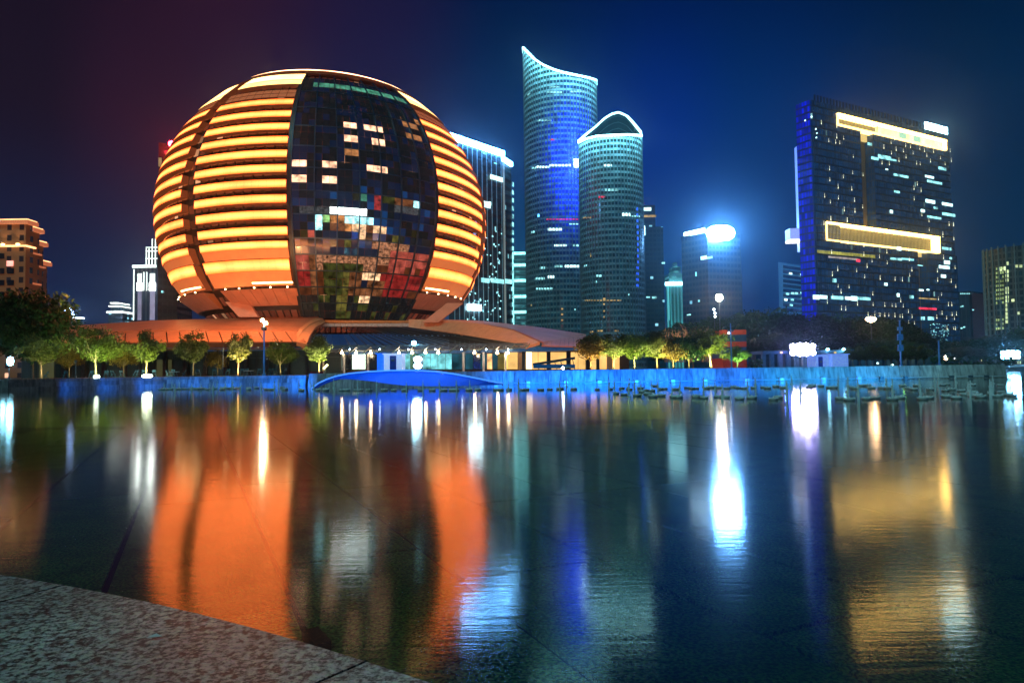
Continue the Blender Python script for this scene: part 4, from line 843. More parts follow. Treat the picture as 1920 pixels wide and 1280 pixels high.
def frame(x0, x1, z0, z1, solid_from, right=True):
    fB.box(x0, x1, z1-.45, z1+.45, -3, .9, fr, 'frame_light', hot); fB.box(x0, x1, z0-.3, z0+.3, -3, .8, fr2, 'frame_light', hot)
    fB.box(x0-.5, x0+.7, z0, z1, -3, .7, fr2, 'frame_light', hot)
    if right: fB.box(x1-4.5, x1, z0+.3, z1-.45, -3, .7, fr, 'frame_light', hot)
    x = x0+2
    while x < x1-6:
        if x < solid_from: fB.box(x, x+.55, z0+.35, z1-.5, .1, .3, rd_, 'screen_rod', hot)
        x += 2.6
    fB.box(x0+1, x1-5, z0+.3, z1-.5, -5.2, -3.2, pmat('frame_back', (.022, .018, .008), .6, emit=(.02, .02, .008)), 'frame_back', hot)
frame(1579, 1782, ztf0, ztf, 1655); frame(1551, 1762, zm0, zm1, 1750)
yy = emat('frame_room', (1.9, 1.75, .75), var=.35, scale=.15)
for k in range(9):
    x0 = 1656+k*13.6; fB.box(x0, x0+12.4, ztf0+.5, ztf-1.0, -2, -.2, yy if k not in (3, 5) else emat('frame_room_teal', (.5, .9, .6)) if 'frt' not in MT else MT['frt'], 'lit_room', hot)
    if k == 3: MT['frt'] = bpy.data.materials['frame_room_teal']
ym = emat('sky_window', (.42, .40, .07), var=.8, scale=.25)
for k in range(16): fB.quad(1532+k*6.8, 469+k*.62, 1538+k*6.8, 474.5+k*.62, ym, 'lit_window', hot, off=.3)
for k in range(10): fB.quad(1553+k*5.6, 480+k*.5, 1558+k*5.6, 483.5+k*.5, emat('rose_window', (.35, .3, .28), var=.6, scale=.3) if 'rw' not in MT else MT['rw'], 'lit_window', hot, off=.3); MT['rw'] = bpy.data.materials['rose_window']
fB.quad(1605, 486, 1612, 491, wr, 'lit_window', hot, off=.3)
fB.quad(1624, 250, 1645, 262, emat('soffit_glow', (.9, .65, .22)), 'recess_soffit', hot, off=-3.5, th=1); fB.quad(1722, 470, 1740, 479, MT.get('sfg') or bpy.data.materials['soffit_glow'], 'recess_soffit', hot, off=-3.5, th=1)
def d3(x, y): return 1460+x/4, 160+y/4
def d4(x, y): return 1440+x/4, 400+y/4
drops = [d3(*p) for p in [(312, 280), (428, 305), (368, 415), (428, 385), (420, 425), (450, 432), (480, 397), (552, 533), (374, 625), (376, 707), (547, 655), (477, 685), (625, 670), (438, 760), (540, 775), (337, 828), (440, 842), (380, 873), (561, 860), (622, 910), (484, 930), (564, 940), (384, 1000), (507, 1010), (332, 1030),
    (835, 430), (862, 400), (917, 412), (944, 450), (997, 425), (781, 463), (873, 478), (927, 492), (980, 460), (1050, 475), (838, 508), (1000, 508), (947, 535), (1085, 490), (1103, 455), (1127, 460), (1103, 525), (1153, 495), (1130, 567), (894, 562), (767, 580), (822, 588), (1027, 583), (1053, 588), (1205, 545), (1228, 480), (1278, 490), (1240, 588), (1287, 562), (1032, 738), (1007, 770), (1060, 785), (1008, 850), (1066, 970), (1119, 1015), (1270, 1038), (1303, 1043), (1223, 1130), (1306, 1152), (1121, 1080)]]
drops += [d4(*p) for p in [(463, 35), (586, 50), (592, 220), (711, 237), (412, 75), (883, 285), (828, 322), (886, 368), (772, 355), (735, 393), (469, 288), (711, 305), (1048, 272), (1052, 345), (1071, 420), (515, 415), (475, 455), (657, 428), (717, 472), (833, 482), (945, 492), (1000, 495), (1055, 462), (518, 543), (540, 585), (600, 548), (778, 600), (478, 620), (437, 662), (543, 708), (575, 712), (663, 675), (780, 680), (868, 685), (923, 688), (951, 690), (987, 650), (1006, 692), (1044, 733), (743, 755), (793, 755), (832, 760), (868, 760), (898, 760), (944, 763), (982, 768), (1000, 768), (1072, 770), (1047, 815), (1090, 820), (1078, 850),
    (1308, 328), (1395, 405), (1262, 428), (1264, 497), (1366, 505), (1400, 545), (1293, 605), (1270, 637), (1345, 680), (1370, 680), (1297, 745), (1258, 775), (1332, 780), (1373, 755), (1405, 750), (1390, 785), (1335, 858), (1385, 860), (1398, 860), (1303, 150), (1385, 190), (1350, 80), (1384, 82)]]
dl = emat('drop_light', (3.0, 3.0, 2.0))
dm = MB(); dm.lathe((0, 0, 0), [(0, -1.6), (.30, -1.4), (.22, -.9), (.07, 0), (.07, 1.2), (.17, 1.35), (0, 1.6)], 6); o0 = dm.build('drop_light', dl, hot)
for i, (x, y) in enumerate(drops):
    p = fB.hit(x, y)+fB.n*.6; o = o0 if i == 0 else o0.copy()
    if i: COL.objects.link(o); o.parent = hot
    s_ = random.uniform(.34, .48); o.location = p; o.scale = (s_, s_, s_*1.6)
for x0, y0, x1, y1, m in [(1646, 292, 1670, 299, wc), (1633, 295, 1646, 300, wc), (1670, 299, 1680, 302, wc), (1626, 268, 1634, 273, wc), (1759, 314, 1773, 319, wc), (1675, 328, 1702, 332, wc), (1734, 330, 1750, 334, ww), (1738, 340, 1765, 344, wc), (1660, 317, 1664, 319, ww), (1676, 358, 1686, 362, wc), (1735, 375, 1752, 381, ww), (1766, 381, 1785, 386, ww), (1668, 394, 1673, 400, ww), (1726, 393, 1733, 398, ww), (1766, 400, 1790, 405, wc), (1738, 406, 1764, 410, wc), (1750, 388, 1757, 392, wc)]+[
    tuple(1440+v/4 if k in (0, 2) else 400+v/4 for k, v in enumerate(q[:4]))+(q[4],) for q in [(965, 252, 995, 278, ww), (1318, 355, 1360, 382, ww), (1280, 392, 1358, 415, ww), (1296, 460, 1330, 482, ww), (482, 490, 508, 517, wc), (870, 522, 892, 542, ww), (335, 612, 380, 645, ww), (385, 615, 440, 640, ww), (470, 620, 560, 645, wc), (575, 625, 620, 648, ww), (620, 622, 665, 655, ww), (670, 628, 765, 650, wc), (1060, 615, 1087, 638, wc), (965, 600, 982, 625, ww), (915, 335, 1000, 350, wc), (1000, 338, 1090, 352, wc), (1130, 635, 1260, 645, wg), (1130, 707, 1260, 722, wr), (1145, 775, 1172, 800, wc), (1196, 775, 1240, 800, wc), (1130, 570, 1162, 582, ww), (1188, 568, 1205, 578, ww), (1120, 388, 1158, 394, wc), (1305, 255, 1370, 275, wc), (1360, 330, 1376, 345, wc)]]:
    fB.quad(x0, y0, x1, y1, m, 'lit_window', hot, off=.35)
for k in range(60):
    x, y = 1743+random.uniform(0, 34), 606+random.uniform(0, 34); fB.quad(x, y, x+1.0, y+.9, wc, 'lit_window', hot, off=.4)
q = fB.hit(1756, 248); m_ = MB(); a, b = fB.hit(1735, 246), fB.hit(1778, 254)
for t in range(5):
    p0, p1 = a.lerp(b, t/5+.02), a.lerp(b, (t+1)/5-.02); m_ = MB(); m_.hexa([Vector((p.x, p.y+d, z)) for z in (zt-.5, zt+4.2) for p, d in ((p0, 0), (p1, 0), (p1, 1), (p0, 1))]); m_.build('roof_sign_letter', emat('roof_letters', (7, 14, 15)) if 'rl' not in MT else MT['rl'], hot); MT['rl'] = bpy.data.materials['roof_letters']
# blue side face and the pale strip behind it
A2 = P(1504, 600, 337); bf = facade('blue_side_glass', (.006, .02, .12), (.004, .015, .10), cw=1.6, fh=3.5, wx=(.1, .9), wy=(.15, .9), lit=.0, dim=(.002, .008, .6), seed=8)
m_ = MB(); A3 = A2+Vector((24, 45, 0)); A4 = A+Vector((22, 44, 0)); m_.prism([(A2.x, A2.y), (A.x-.05, A.y), (A4.x, A4.y), (A3.x, A3.y)], 1.3, zt-.1); m_.build('side_slab', bf, hot)
fS2 = Face((A2.x, A2.y), (A.x, A.y))
for x, y in ((1522, 219), (1510, 226), (1530, 242), (1531, 258), (1532, 250)): fS2.quad(x-1, y-1, x+1.2, y+1.5, ww, 'lit_window', hot, off=.3)
li = pmat('lilac_panel', (.6, .62, .75), .5, emit=(.10, .16, .62)); 
m_ = MB(); a, b = P(1499.5, 270, 337.5), P(1505, 270, 337.5); z1, z0 = a.z, P(1503, 469, 337.5).z; m_.hexa([Vector((p.x, y, z)) for z in (z0, z1) for p, y in ((a, 337.5), (b, 337.5), (b, 344), (a, 344))]); m_.build('rear_fin', li, hot)
m_ = MB(); a, b = P(1481, 430, 339), P(1507, 430, 339); z1, z0 = P(1481, 428, 339).z, P(1481, 449, 339).z; m_.hexa([Vector((p.x, y, z)) for z in (z0, z1) for p, y in ((a, 339), (b, 339), (b, 345), (a, 345))]); m_.build('rear_box', pmat('lilac_box', (.6, .6, .75), .5, emit=(.25, .32, .8)), hot)
m_ = MB(); m_.hexa([Vector((p.x, y, z)) for z in (z0-.9, z0-.02) for p, y in ((a, 338.8), (b, 338.8), (b, 345), (a, 345))]); m_.build('rear_box_light', emat('box_underlight', (4, 3.6, 3.2)), hot)
# --- dark block and drum tower at far right
tK, pK, zK = boxtower('dark_block', 'low dark block with a red-brown flank between the framed tower and the drum tower', [(1795, 420), (1819, 412), (1849, 425), (1849, 470), (1795, 460)], 548, dimf('dim_glass_d', (.002, .010, .018), .02, 34, 3, 60))
fK = Face((pK[1].x, pK[1].y), (pK[2].x, pK[2].y)); fK.box(1820, 1848, 1.3, zK-1, -.2, .15, pmat('brown_flank', (.06, .03, .04), .7, emit=(.008, .006, .012)), 'side_wall', tK)
fK0 = Face((pK[0].x, pK[0].y), (pK[1].x, pK[1].y))
for k in range(6): fK0.quad(1801+k*3.2, 549.5, 1803+k*3.2, 551.5, wc, 'roof_lamp', tK, off=.3)
for x, y in ((1803, 575), (1806, 574), (1826, 581), (1809, 613), (1804, 615)): fK0.quad(x-1.5, y-1.2, x+1.5, y+1.2, wc, 'lit_window', tK, off=.6)
drumc = at(1927, 330, 0); dR = 62/1280*330; dr_ = MB(); n_ = 60; dz = zat(1890, 459, 330-dR*.9)
dm_ = facade('drum_wall', (.10, .13, .13), (.012, .03, .035), cw=2.0, fh=3.0, wx=(.18, .82), wy=(.2, .85), lit=.02, litcol=(.8, 1, .5), lits=1.2, dim=(.001, .012, .02), seed=77)
tL = thing('drum_tower', 'round tower with a grid of small windows, some lit yellow-green, at the right edge', 'tower')
dr_.prism([(drumc.x+dR*sin(2*pi*k/n_), drumc.y-dR*cos(2*pi*k/n_)) for k in range(n_)], 1.3, dz); dr_.build('drum_wall', dm_, tL)
for k in range(0, n_, 2):
    a = 2*pi*k/n_; m_ = MB(); m_.box((drumc.x+(dR+.2)*sin(a), drumc.y-(dR+.2)*cos(a), (dz+2.3)/2), (.5, .5, dz), a); m_.build('drum_rib', pmat('drum_rib', (.16, .2, .2), .6, emit=(.004, .018, .022)) if 'drb' not in MT else MT['drb'], tL); MT['drb'] = bpy.data.materials['drum_rib']
lg = emat('drum_window', (.8, 1.0, .5), var=.4, scale=.2); ld = emat('drum_window_dim', (.3, .42, .16), var=.6, scale=.2)
for y in (494, 509, 517, 525, 541, 548, 557, 564, 572, 580, 588, 595, 603): cylwin(tL, drumc, dR, 1885, 1891, y, 6, lg)
for y in range(504, 620, 8):
    for x in range(1867, 1883, 4):
        if random.random() < .85 and not 575 < y < 600 or y < 575 and random.random() < .7: cylwin(tL, drumc, dR, x, x+2.4, y-(x-1867)*.1, 4.5, ld)
for x, y in ((1906, 499), (1914, 499), (1899, 563), (1909, 587)): cylwin(tL, drumc, dR, x-3, x+3, y, 5, lg)
# --- left side: stone hotel, art deco tower, tower behind the globe, far lights
stone = facade('stone_wall', (.28, .17, .09), (.02, .02, .025), cw=4.2, fh=3.6, wx=(.32, .68), wy=(.25, .8), lit=.02, litcol=(1, .5, .3), lits=1.2, dim=(.006, .006, .01), seed=61)
tM = thing('stone_hotel', 'tan stone hotel with uplit cornices and stepped bays at the left edge', 'building')
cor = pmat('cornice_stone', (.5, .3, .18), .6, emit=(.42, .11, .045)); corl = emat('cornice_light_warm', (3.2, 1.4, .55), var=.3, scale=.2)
bays = [(-90, 46, 230, 420), (20, 58, 234, 434), (30, 66, 238, 459), (40, 74, 242, 496)]
for i, (x0, x1, D_, yt) in enumerate(bays):
    a, b = P(x0, 600, D_), P(x1, 600, D_); zt_ = zat(x1, yt, D_); m_ = MB(); m_.prism([(a.x, a.y), (b.x, b.y), (b.x, b.y+3.6), (a.x, a.y+3.6)], 1.3, zt_); m_.build('bay', stone, tM)
    m_ = MB(); m_.box(((a.x+b.x)/2, a.y+1.8, zt_+.6), (b.x-a.x+2.4, 5.4, 1.3)); m_.build('cornice', cor, tM)
    m_ = MB(); m_.box(((a.x+b.x)/2, a.y+1.8, zt_+1.5), (b.x-a.x+1.6, 5.0, .35)); m_.build('cornice_light', corl, tM)
    if i < 3:
        for dz_ in ((7.5, 18) if i else (7.5,)):
            m_ = MB(); m_.box(((a.x+b.x)/2, a.y+1.8, zt_-dz_), (b.x-a.x+1.2, 5.0, .5)); m_.build('string_course', corl if i == 0 else cor, tM)
for x in (6, 34):
    a = P(x, 440, 229); zt_ = zat(46, 420, 230)
    lamp('SPOT', Vector((a.x, 227.6, zt_-7)), 900, (1, .5, .25), tM, size=.2, target=(a.x, 229.4, zt_), angle=70, name='uplight')
    m_ = MB(); m_.lathe((a.x, 228.9, zt_-7.1), [(0, -.3), (.5, -.3), (.6, .2), (0, .4)], 8); m_.build('uplight_lamp', emat('uplight_glow', (9, 5, 2)) if 'ulg' not in MT else MT['ulg'], tM); MT['ulg'] = bpy.data.materials['uplight_glow']
m_ = MB(); a = P(50, 483, 236); m_.lathe(a, [(0, -.6), (.8, -.4), (.8, .4), (0, .6)], 8); m_.build('uplight_lamp', MT['ulg'], tM)
fM = Face((P(0, 600, 229.8).x, 229.8), (P(46, 600, 229.8).x, 229.8)); fM.quad(13, 489, 25, 499, emat('rose_room', (2.0, .75, .6), var=.3, scale=.5), 'lit_window', tM, off=.2)
for y in (480, 508, 530, 552):
    for x in (20, 2, -14): 
        if (x, y) != (20, 480): fM.quad(x-6, y-5, x+6, y+5, MT['darkglass'], 'window', tM, off=.12)
lamp('AREA', P(20, 560, 190), 8000, (1, .45, .16), tM, size=(30, 6), target=P(20, 480, 230), name='facade_fill')  # unseen warm fill added to brighten the stone hotel
tN, pN, zN = boxtower('floodlit_tower', 'slender stepped tower with white floodlit piers left of the globe', [(250, 430), (294, 430), (294, 455), (250, 455)], 499, facade('pier_wall', (.10, .10, .12), (.02, .02, .03), cw=2.6, fh=60, wx=(.3, .8), wy=(0, 1), lit=0, dim=(.012, .014, .03), seed=14))
fN = Face((pN[0].x, pN[0].y), (pN[1].x, pN[1].y))
fN.box(270, 294, zN, zat(280, 463, 430), -16, -2, MT['darksteel'], 'upper_tier', tN); fN.box(277, 294, zat(280, 463, 430), zat(280, 446, 430), -14, -4, MT['darksteel'], 'upper_tier', tN)
fl1 = emat('pier_light', (2.2, 2.6, 2.4), var=.2, scale=.2); fl2 = emat('pier_glare', (14, 15, 14)); pale = emat('pier_pale', (.26, .24, .36), var=.4, scale=.1)
fN.quad(249, 497, 294, 502, fl1, 'roof_light', tN, off=.8)
for x in (272, 277, 283, 289): fN.quad(x-.8, 465 if x < 278 else 447, x+.8, 497, fl1, 'pier_light', tN, off=-1.4)
for y in (463, 470, 484): fN.quad(271, y-.6, 293, y+.6, fl1, 'tier_light', tN, off=-1.3)
for x0, x1 in ((259, 266), (282, 291)):
    fN.quad(x0, 513, x1, 530, fl1, 'pier_light', tN, off=.6); fN.quad(x0-1, 530, x1+1, 545, fl2, 'pier_light', tN, off=.8); fN.quad(x0, 545, x1, 600, pale, 'pier_light', tN, off=.6)
fN.quad(250.5, 505, 252, 600, fl1, 'pier_light', tN, off=.5); fN.quad(269.5, 510, 271, 545, fl1, 'pier_light', tN, off=.5); fN.quad(275, 510, 276.5, 545, fl1, 'pier_light', tN, off=.5)
tO, pO, zO = boxtower('brown_tower', 'dark brown tower half hidden behind the left side of the globe, red beacon on top', [(295, 330), (332, 335), (360, 350), (360, 380), (295, 360)], 267, facade('brown_glass', (.05, .03, .02), (.03, .02, .015), cw=2.2, fh=3.4, lit=.01, litcol=(.3, 1, 1), lits=.8, dim=(.018, .009, .005), seed=15))
m_ = MB(); c = P(322, 270, 327); m_.lathe(c, [(0, -1.6), (1.3, -1), (1.6, 0), (1.3, 1), (0, 1.6)], 12); m_.build('beacon', MT['red'], tO)
fO = Face((pO[0].x, pO[0].y), (pO[1].x, pO[1].y)); fO.quad(302, 545, 306, 549, wc, 'lit_window', tO, off=.3); fO.quad(297, 296, 303, 313, emat('gold_panel', (.35, .22, .10), var=.5, scale=.2), 'lit_panel', tO, off=.3)
for nm, lb, x0, x1, D_, yt in (('signed_block', 'tiny far block topped by a bright blue-white sign above the dark tree', 121, 136, 520, 590), ('far_block', 'tiny far low block with a lit roof line beside the blue-white sign', 137, 155, 540, 597)):
    t_, p_, z_ = boxtower(nm, lb, [(x0, D_), (x1, D_), (x1, D_+20), (x0, D_+20)], yt, dimf('far_%s' % nm, (.01, .05, .08), .05, 50), cat='building')
    f_ = Face((p_[0].x, p_[0].y), (p_[1].x, p_[1].y))
    if nm == 'signed_block':
        f_.box(121.5, 135, z_-.2, z_+5.5, -3, -.5, emat('far_sign', (10, 16, 30)), 'roof_sign', t_)
    else:
        f_.box(x0, x1, z_-.2, z_+.9, -3, .3, emat('far_roof_line', (4, 4.5, 5)), 'roof_light', t_)
tp = thing('far_pavilion', 'tiny far tiered building with white-lit eaves above the left roof', 'building')
for i, (x0, x1, y0, y1) in enumerate(((203, 230, 586, 603), (207, 224, 575, 586), (210, 222, 569, 575))):
    a, b = P(x0, y1, 560), P(x1, y1, 560); z0_, z1_ = (1.3 if i == 0 else P(x0, y1, 560).z), P(x0, y0, 560).z; m_ = MB(); m_.prism([(a.x, a.y+i), (b.x, b.y+i), (b.x, b.y+16-i), (a.x, a.y+16-i)], z0_, z1_); m_.build('tier', dimf('pav%d' % i, (.01, .02, .03), .1, 55+i), tp)
    m_ = MB(); m_.box(((a.x+b.x)/2, a.y+7, z1_+.3), (b.x-a.x+1, 18, .9 if i else 1.4)); m_.build('eave_light', emat('eave_light', (2.6, 2.8, 2.6)) if 'eav' not in MT else MT['eav'], tp); MT['eav'] = bpy.data.materials['eave_light']
#@@PART4
# ------------------------------------------------------------------ trees
def leafmat(name, c, tr=.35):
    m, t = newmat(name); n = nodes(t); L = t.links.new; o = n('ShaderNodeOutputMaterial'); d = n('ShaderNodeBsdfPrincipled'); tl = n('ShaderNodeBsdfTranslucent'); mx = n('ShaderNodeMixShader')
    g = n('ShaderNodeNewGeometry'); r = n('ShaderNodeValToRGB'); e = r.color_ramp.elements; e[0].color = (*[v*.55 for v in c], 1); e[1].color = (*[min(1, v*1.5) for v in c], 1)
    L(g.outputs['Random Per Island'], r.inputs[0]); L(r.outputs[0], d.inputs['Base Color']); L(r.outputs[0], tl.inputs[0]); d.inputs['Roughness'].default_value = .5
    mx.inputs[0].default_value = tr; L(d.outputs[0], mx.inputs[1]); L(tl.outputs[0], mx.inputs[2]); L(mx.outputs[0], o.inputs[0]); return m
LM = {'green': leafmat('green_leaves', (.10, .14, .03)), 'gold': leafmat('autumn_leaves', (.15, .11, .02)), 'dark': leafmat('dark_leaves', (.012, .06, .016), .15), 'pink': leafmat('pink_twigs', (.25, .09, .09))}
MT['bark'] = pmat('bark', (.22, .17, .12), .8, scale=8)
def tree_meshes(seed, h=6.0, w_=5.0, trunk_h=1.9, nleaf=5200, leaf=.15, clumps=34, forks=5, lean=.1):
    R = random.Random(seed); tr = MB(); base = Vector((0, 0, 0)); fork = Vector((R.uniform(-lean, lean), R.uniform(-lean, lean), trunk_h))
    tr.tube(base, base.lerp(fork, .5)+Vector((R.uniform(-.05, .05), 0, 0)), .13, .10, 7); tr.tube(base.lerp(fork, .5)+Vector((R.uniform(-.02, .02), 0, 0)), fork, .10, .085, 7)
    cs = []
    for k in range(clumps):
        while True:
            p = Vector((R.uniform(-1, 1), R.uniform(-1, 1), R.uniform(-1, 1)))
            if .25 < p.length < 1: break
        lo = 1+.3*sin(2*atan2(p.y, p.x)+seed)+.18*sin(3*p.z+seed); c = Vector((p.x*w_*.44*lo, p.y*w_*.44*lo, trunk_h+(h-trunk_h)*(.5+p.z*.42))); 
        if p.z < -.3: c.x *= .8; c.y *= .8
        cs.append((c, R.uniform(.35, .95)*w_*.25))
    for k in range(forks):
        c = cs[k*len(cs)//forks][0]; mid_ = fork.lerp(c, .5)+Vector((R.uniform(-.2, .2), R.uniform(-.2, .2), .1)); tr.tube(fork, mid_, .06, .04, 5, cap=False); tr.tube(mid_, c, .04, .015, 5, cap=False)
        c2 = cs[(k*7+3) % len(cs)][0]; tr.tube(mid_, c2, .03, .01, 4, cap=False)
    cr = MB()
    for i in range(nleaf):
        c, r = cs[R.randrange(len(cs))]
        v = Vector((R.gauss(0, 1), R.gauss(0, 1), R.gauss(0, 1))).normalized()*r*(R.random()**.45)*1.15; v.z *= .75; p = c+v
        a = Vector((R.gauss(0, 1), R.gauss(0, 1), R.gauss(0, 1))).normalized(); b = a.orthogonal().normalized(); s_ = leaf*R.uniform(.6, 1.3)
        cr.face([p-a*s_, p-b*s_*.55, p+a*s_, p+b*s_*.55])
    return tr, cr
def mk(seed, mat, nm, **kw):
    tr, cr = tree_meshes(seed, **kw); a = tr.build('trunk', MT['bark']); b = cr.build(nm, LM[mat]); r = (a.data, b.data)
    bpy.data.objects.remove(a); bpy.data.objects.remove(b); return r
TV = {('green', 0): mk(1, 'green', 'crown'), ('green', 1): mk(2, 'green', 'crown', forks=4, w_=4.4), ('gold', 0): mk(3, 'gold', 'crown'), ('gold', 1): mk(14, 'green', 'crown', w_=5.4, clumps=44, nleaf=6500),
      ('dark', 0): mk(5, 'dark', 'crown', h=10, w_=9, trunk_h=2.6, nleaf=10000, leaf=.27, clumps=60), ('dark', 1): mk(6, 'dark', 'crown', h=10, w_=10.5, trunk_h=2.2, nleaf=10000, leaf=.28, clumps=56), ('dark', 2): mk(8, 'dark', 'crown', h=11, w_=8, trunk_h=2.5, nleaf=9000, leaf=.27, clumps=52)}
def tree(name, key, px, D, ytop, wpx, label, group=None, h0=6.0, w0=5.0, zb=1.3, rz=None):
    b = at(px, D, zb); H_ = P(px, ytop, D).z-zb; W_ = wpx/1280*D
    t = thing(name, label, 'tree', group); t.location = b; t.scale = (W_/w0, W_/w0, H_/h0); t.rotation_euler = (0, 0, random.uniform(0, 6.28) if rz is None else rz)
    tm, cm = TV[key]; o = bpy.data.objects.new('trunk', tm); COL.objects.link(o); o.parent = t; o = bpy.data.objects.new('crown', cm); COL.objects.link(o); o.parent = t
    return t
def uplight(px, D, e, col=(1, .95, .45), dx=.6, model=True):
    c = at(px, D-1.6, 1.45)+Vector((dx, 0, 0)); t = at(px, D, 4.4)
    lamp('SPOT', c, e, col, size=.15, target=t, angle=115, blend=.8, name='tree_uplight')
G1 = 'uplit trees on the left terrace'
LT = [(78, ('green', 0), 624, 60, 100, 'slim uplit tree with a pale single trunk beside the big dark tree', 170, (1, .8, .35)),
      (180, ('gold', 1), 612, 78, 100, 'wide uplit tree with glowing green underside, third from left', 520, (.8, 1, .3)),
      (130, ('gold', 0), 642, 50, 106, 'dim brownish tree between the slim uplit tree and the wide one', 30, (1, .8, .35)),
      (274, ('green', 1), 620, 60, 100, 'bright yellow-green uplit tree standing over a glaring ground lamp', 800, (1, 1, .35)),
      (232, ('gold', 0), 640, 52, 107, 'dim tree left of the tree with the glaring ground lamp', 25, (1, .9, .4)),
      (362, ('gold', 1), 622, 52, 103, 'unlit olive tree in front of the blue fascia, left of the orange-trunked tree', 40, (1, .9, .4)),
      (446, ('green', 0), 621, 54, 98, 'forked tree with an orange glowing trunk beside the tall lamp post', 700, (1, .62, .25)),
      (408, ('gold', 0), 655, 36, 108, 'small faint tree behind the forked tree with orange trunk', 25, (1, .9, .4)),
      (526, ('gold', 1), 640, 56, 104, 'dim round tree just right of the tall lamp post', 70, (1, .9, .35)),
      (598, ('green', 1), 628, 62, 99, 'dense yellow-green tree with two pale trunks beside the entrance', 480, (1, .95, .35))]
for px, key, yt, wp_, D_, lb, e, c in LT:
    tree('terrace_tree', key, px, D_, yt, wp_, lb, G1); uplight(px, D_, e*9, c)
G2 = 'row of uplit trees behind the blue wall'
RT = [(1108, ('gold', 0), 624, 54, 'brown-leaved tree at the left end of the row beside the yellow hall', 330, (1, .6, .2)), (1150, ('green', 0), 622, 58, 'yellow-green tree second from left in the row behind the blue wall', 420, (1, .95, .3)), (1190, ('gold', 1), 627, 54, 'bright green tree third from left in the row behind the blue wall', 460, (.9, 1, .3)),
      (1232, ('green', 1), 622, 56, 'yellow tree in the middle of the row, left of the pale thin trunk', 420, (1, .9, .25)), (1262, ('gold', 0), 630, 50, 'olive tree with a thin pale trunk near the middle of the row', 260, (1, .9, .3)), (1292, ('dark', 0), 626, 56, 'dark green tree left of the brightest tree in the row', 200, (.9, 1, .3)),
      (1333, ('green', 0), 612, 74, 'largest and brightest uplit tree of the row, left of the red striped block', 900, (1, 1, .32)), (1382, ('green', 1), 650, 40, 'small vivid green tree before the red striped block', 260, (.5, 1, .3))]
for px, key, yt, wp_, lb, e, c in RT:
    k = (10, 9) if key[0] == 'dark' else (6, 5); tree('lawn_tree', key, px, 98, yt, wp_*1.2, lb, G2, h0=k[0], w0=k[1]); uplight(px, 98, e*8, c)
tree('broad_tree', ('dark', 1), 62, 108, 540, 150, 'big dark broad tree at the left edge hiding the foot of the stone hotel', h0=10, w0=10.5)
tree('broad_tree', ('dark', 0), -20, 112, 548, 150, 'big dark tree cut by the left edge of the photo', h0=10, w0=9)
# forest on the low rise at right
FO = [(1262, 205, 612, 70, 2), (1300, 215, 598, 80, 0), (1345, 220, 590, 74, 1), (1395, 215, 584, 84, 2), (1440, 210, 577, 92, 1), (1490, 205, 584, 90, 0), (1540, 200, 588, 92, 2), (1590, 205, 590, 90, 1), (1640, 190, 590, 84, 0), (1682, 185, 598, 80, 2), (1722, 175, 622, 84, 1), (1770, 190, 640, 84, 0), (1815, 190, 636, 84, 1), (1860, 200, 628, 88, 2), (1905, 195, 622, 90, 0), (1960, 195, 612, 110, 1),
      (1410, 160, 628, 80, 0), (1470, 155, 620, 88, 1), (1530, 150, 626, 84, 2), (1590, 150, 630, 88, 0), (1650, 145, 634, 84, 1), (1705, 140, 640, 78, 2), (1750, 150, 655, 74, 0), (1800, 160, 650, 84, 2), (1850, 165, 645, 84, 0), (1235, 190, 618, 60, 1)]
fl_ = ['tall dark tree on the skyline of the wooded rise', 'dark tree in the nearer rank of the wooded rise']
for i, (px, D_, yt, wp_, k) in enumerate(FO):
    dimn = {0: (10, 9), 1: (10, 10.5), 2: (11, 8)}[k]; near = i >= 16
    lb = ('dark tree in the front rank of the wooded rise above the colonnade' if px < 1730 else 'dark tree in the front rank right of the colonnade') if near else ('brownish dark tree at the left end of the wooded rise' if px < 1330 else 'dark tree on the skyline between the sign tower and framed tower' if px < 1500 else 'dark tree silhouetted against the foot of the framed tower' if px < 1730 else 'dark tree silhouetted beneath the drum tower at right')
    if i == 25: lb = 'reddish dark tree just right of the arched tower foot'
    if i != 25: lb = ('%s from left of the dark trees in the front rank above the colonnade and shore' % ORD[sorted(q[0] for q in FO[16:25]).index(px)]) if near else ('%s from left of the dark trees standing on the wooded skyline' % ORD[sorted(q[0] for q in FO[:16]).index(px)])
    tree('forest_tree', ('dark', k), px, D_, yt, wp_, lb, 'dark trees on the rise', h0=dimn[0], w0=dimn[1])
for x, y, D_, e, c in ((1480, 650, 128, 260, (.05, .1, 1)), (1635, 603, 178, 1500, (1, .55, .25)), (1690, 640, 132, 160, (.3, 1, .2))):
    lamp('POINT', P(x, y, D_), e, c, size=.4, name='tree_light')
# bare pinkish bushes
bt = MB(); R = random.Random(5)
for k in range(70):
    a = Vector((R.uniform(-3.5, 3.5), R.uniform(-1, 1), 0)); b = a+Vector((R.uniform(-1.5, 1.5), R.uniform(-.5, .5), R.uniform(3.0, 5.6))); m = a.lerp(b, .5)+Vector((R.uniform(-.3, .3), 0, 0)); bt.tube(a, m, .04, .03, 4, cap=False); bt.tube(m, b, .03, .01, 4, cap=False)
    for q in range(3): c = m.lerp(b, R.random()); bt.tube(c, c+Vector((R.uniform(-.8, .8), 0, R.uniform(.4, 1.0))), .02, .006, 3, cap=False)
o = bt.build('bare_shrub', pmat('pink_bark', (.5, .22, .2), .6), loc=(0, 0, 0)); o.location = at(1288, 104, 1.3+1.2); tag(o, 'bare pinkish branches poking up behind the row of uplit trees', 'shrub')
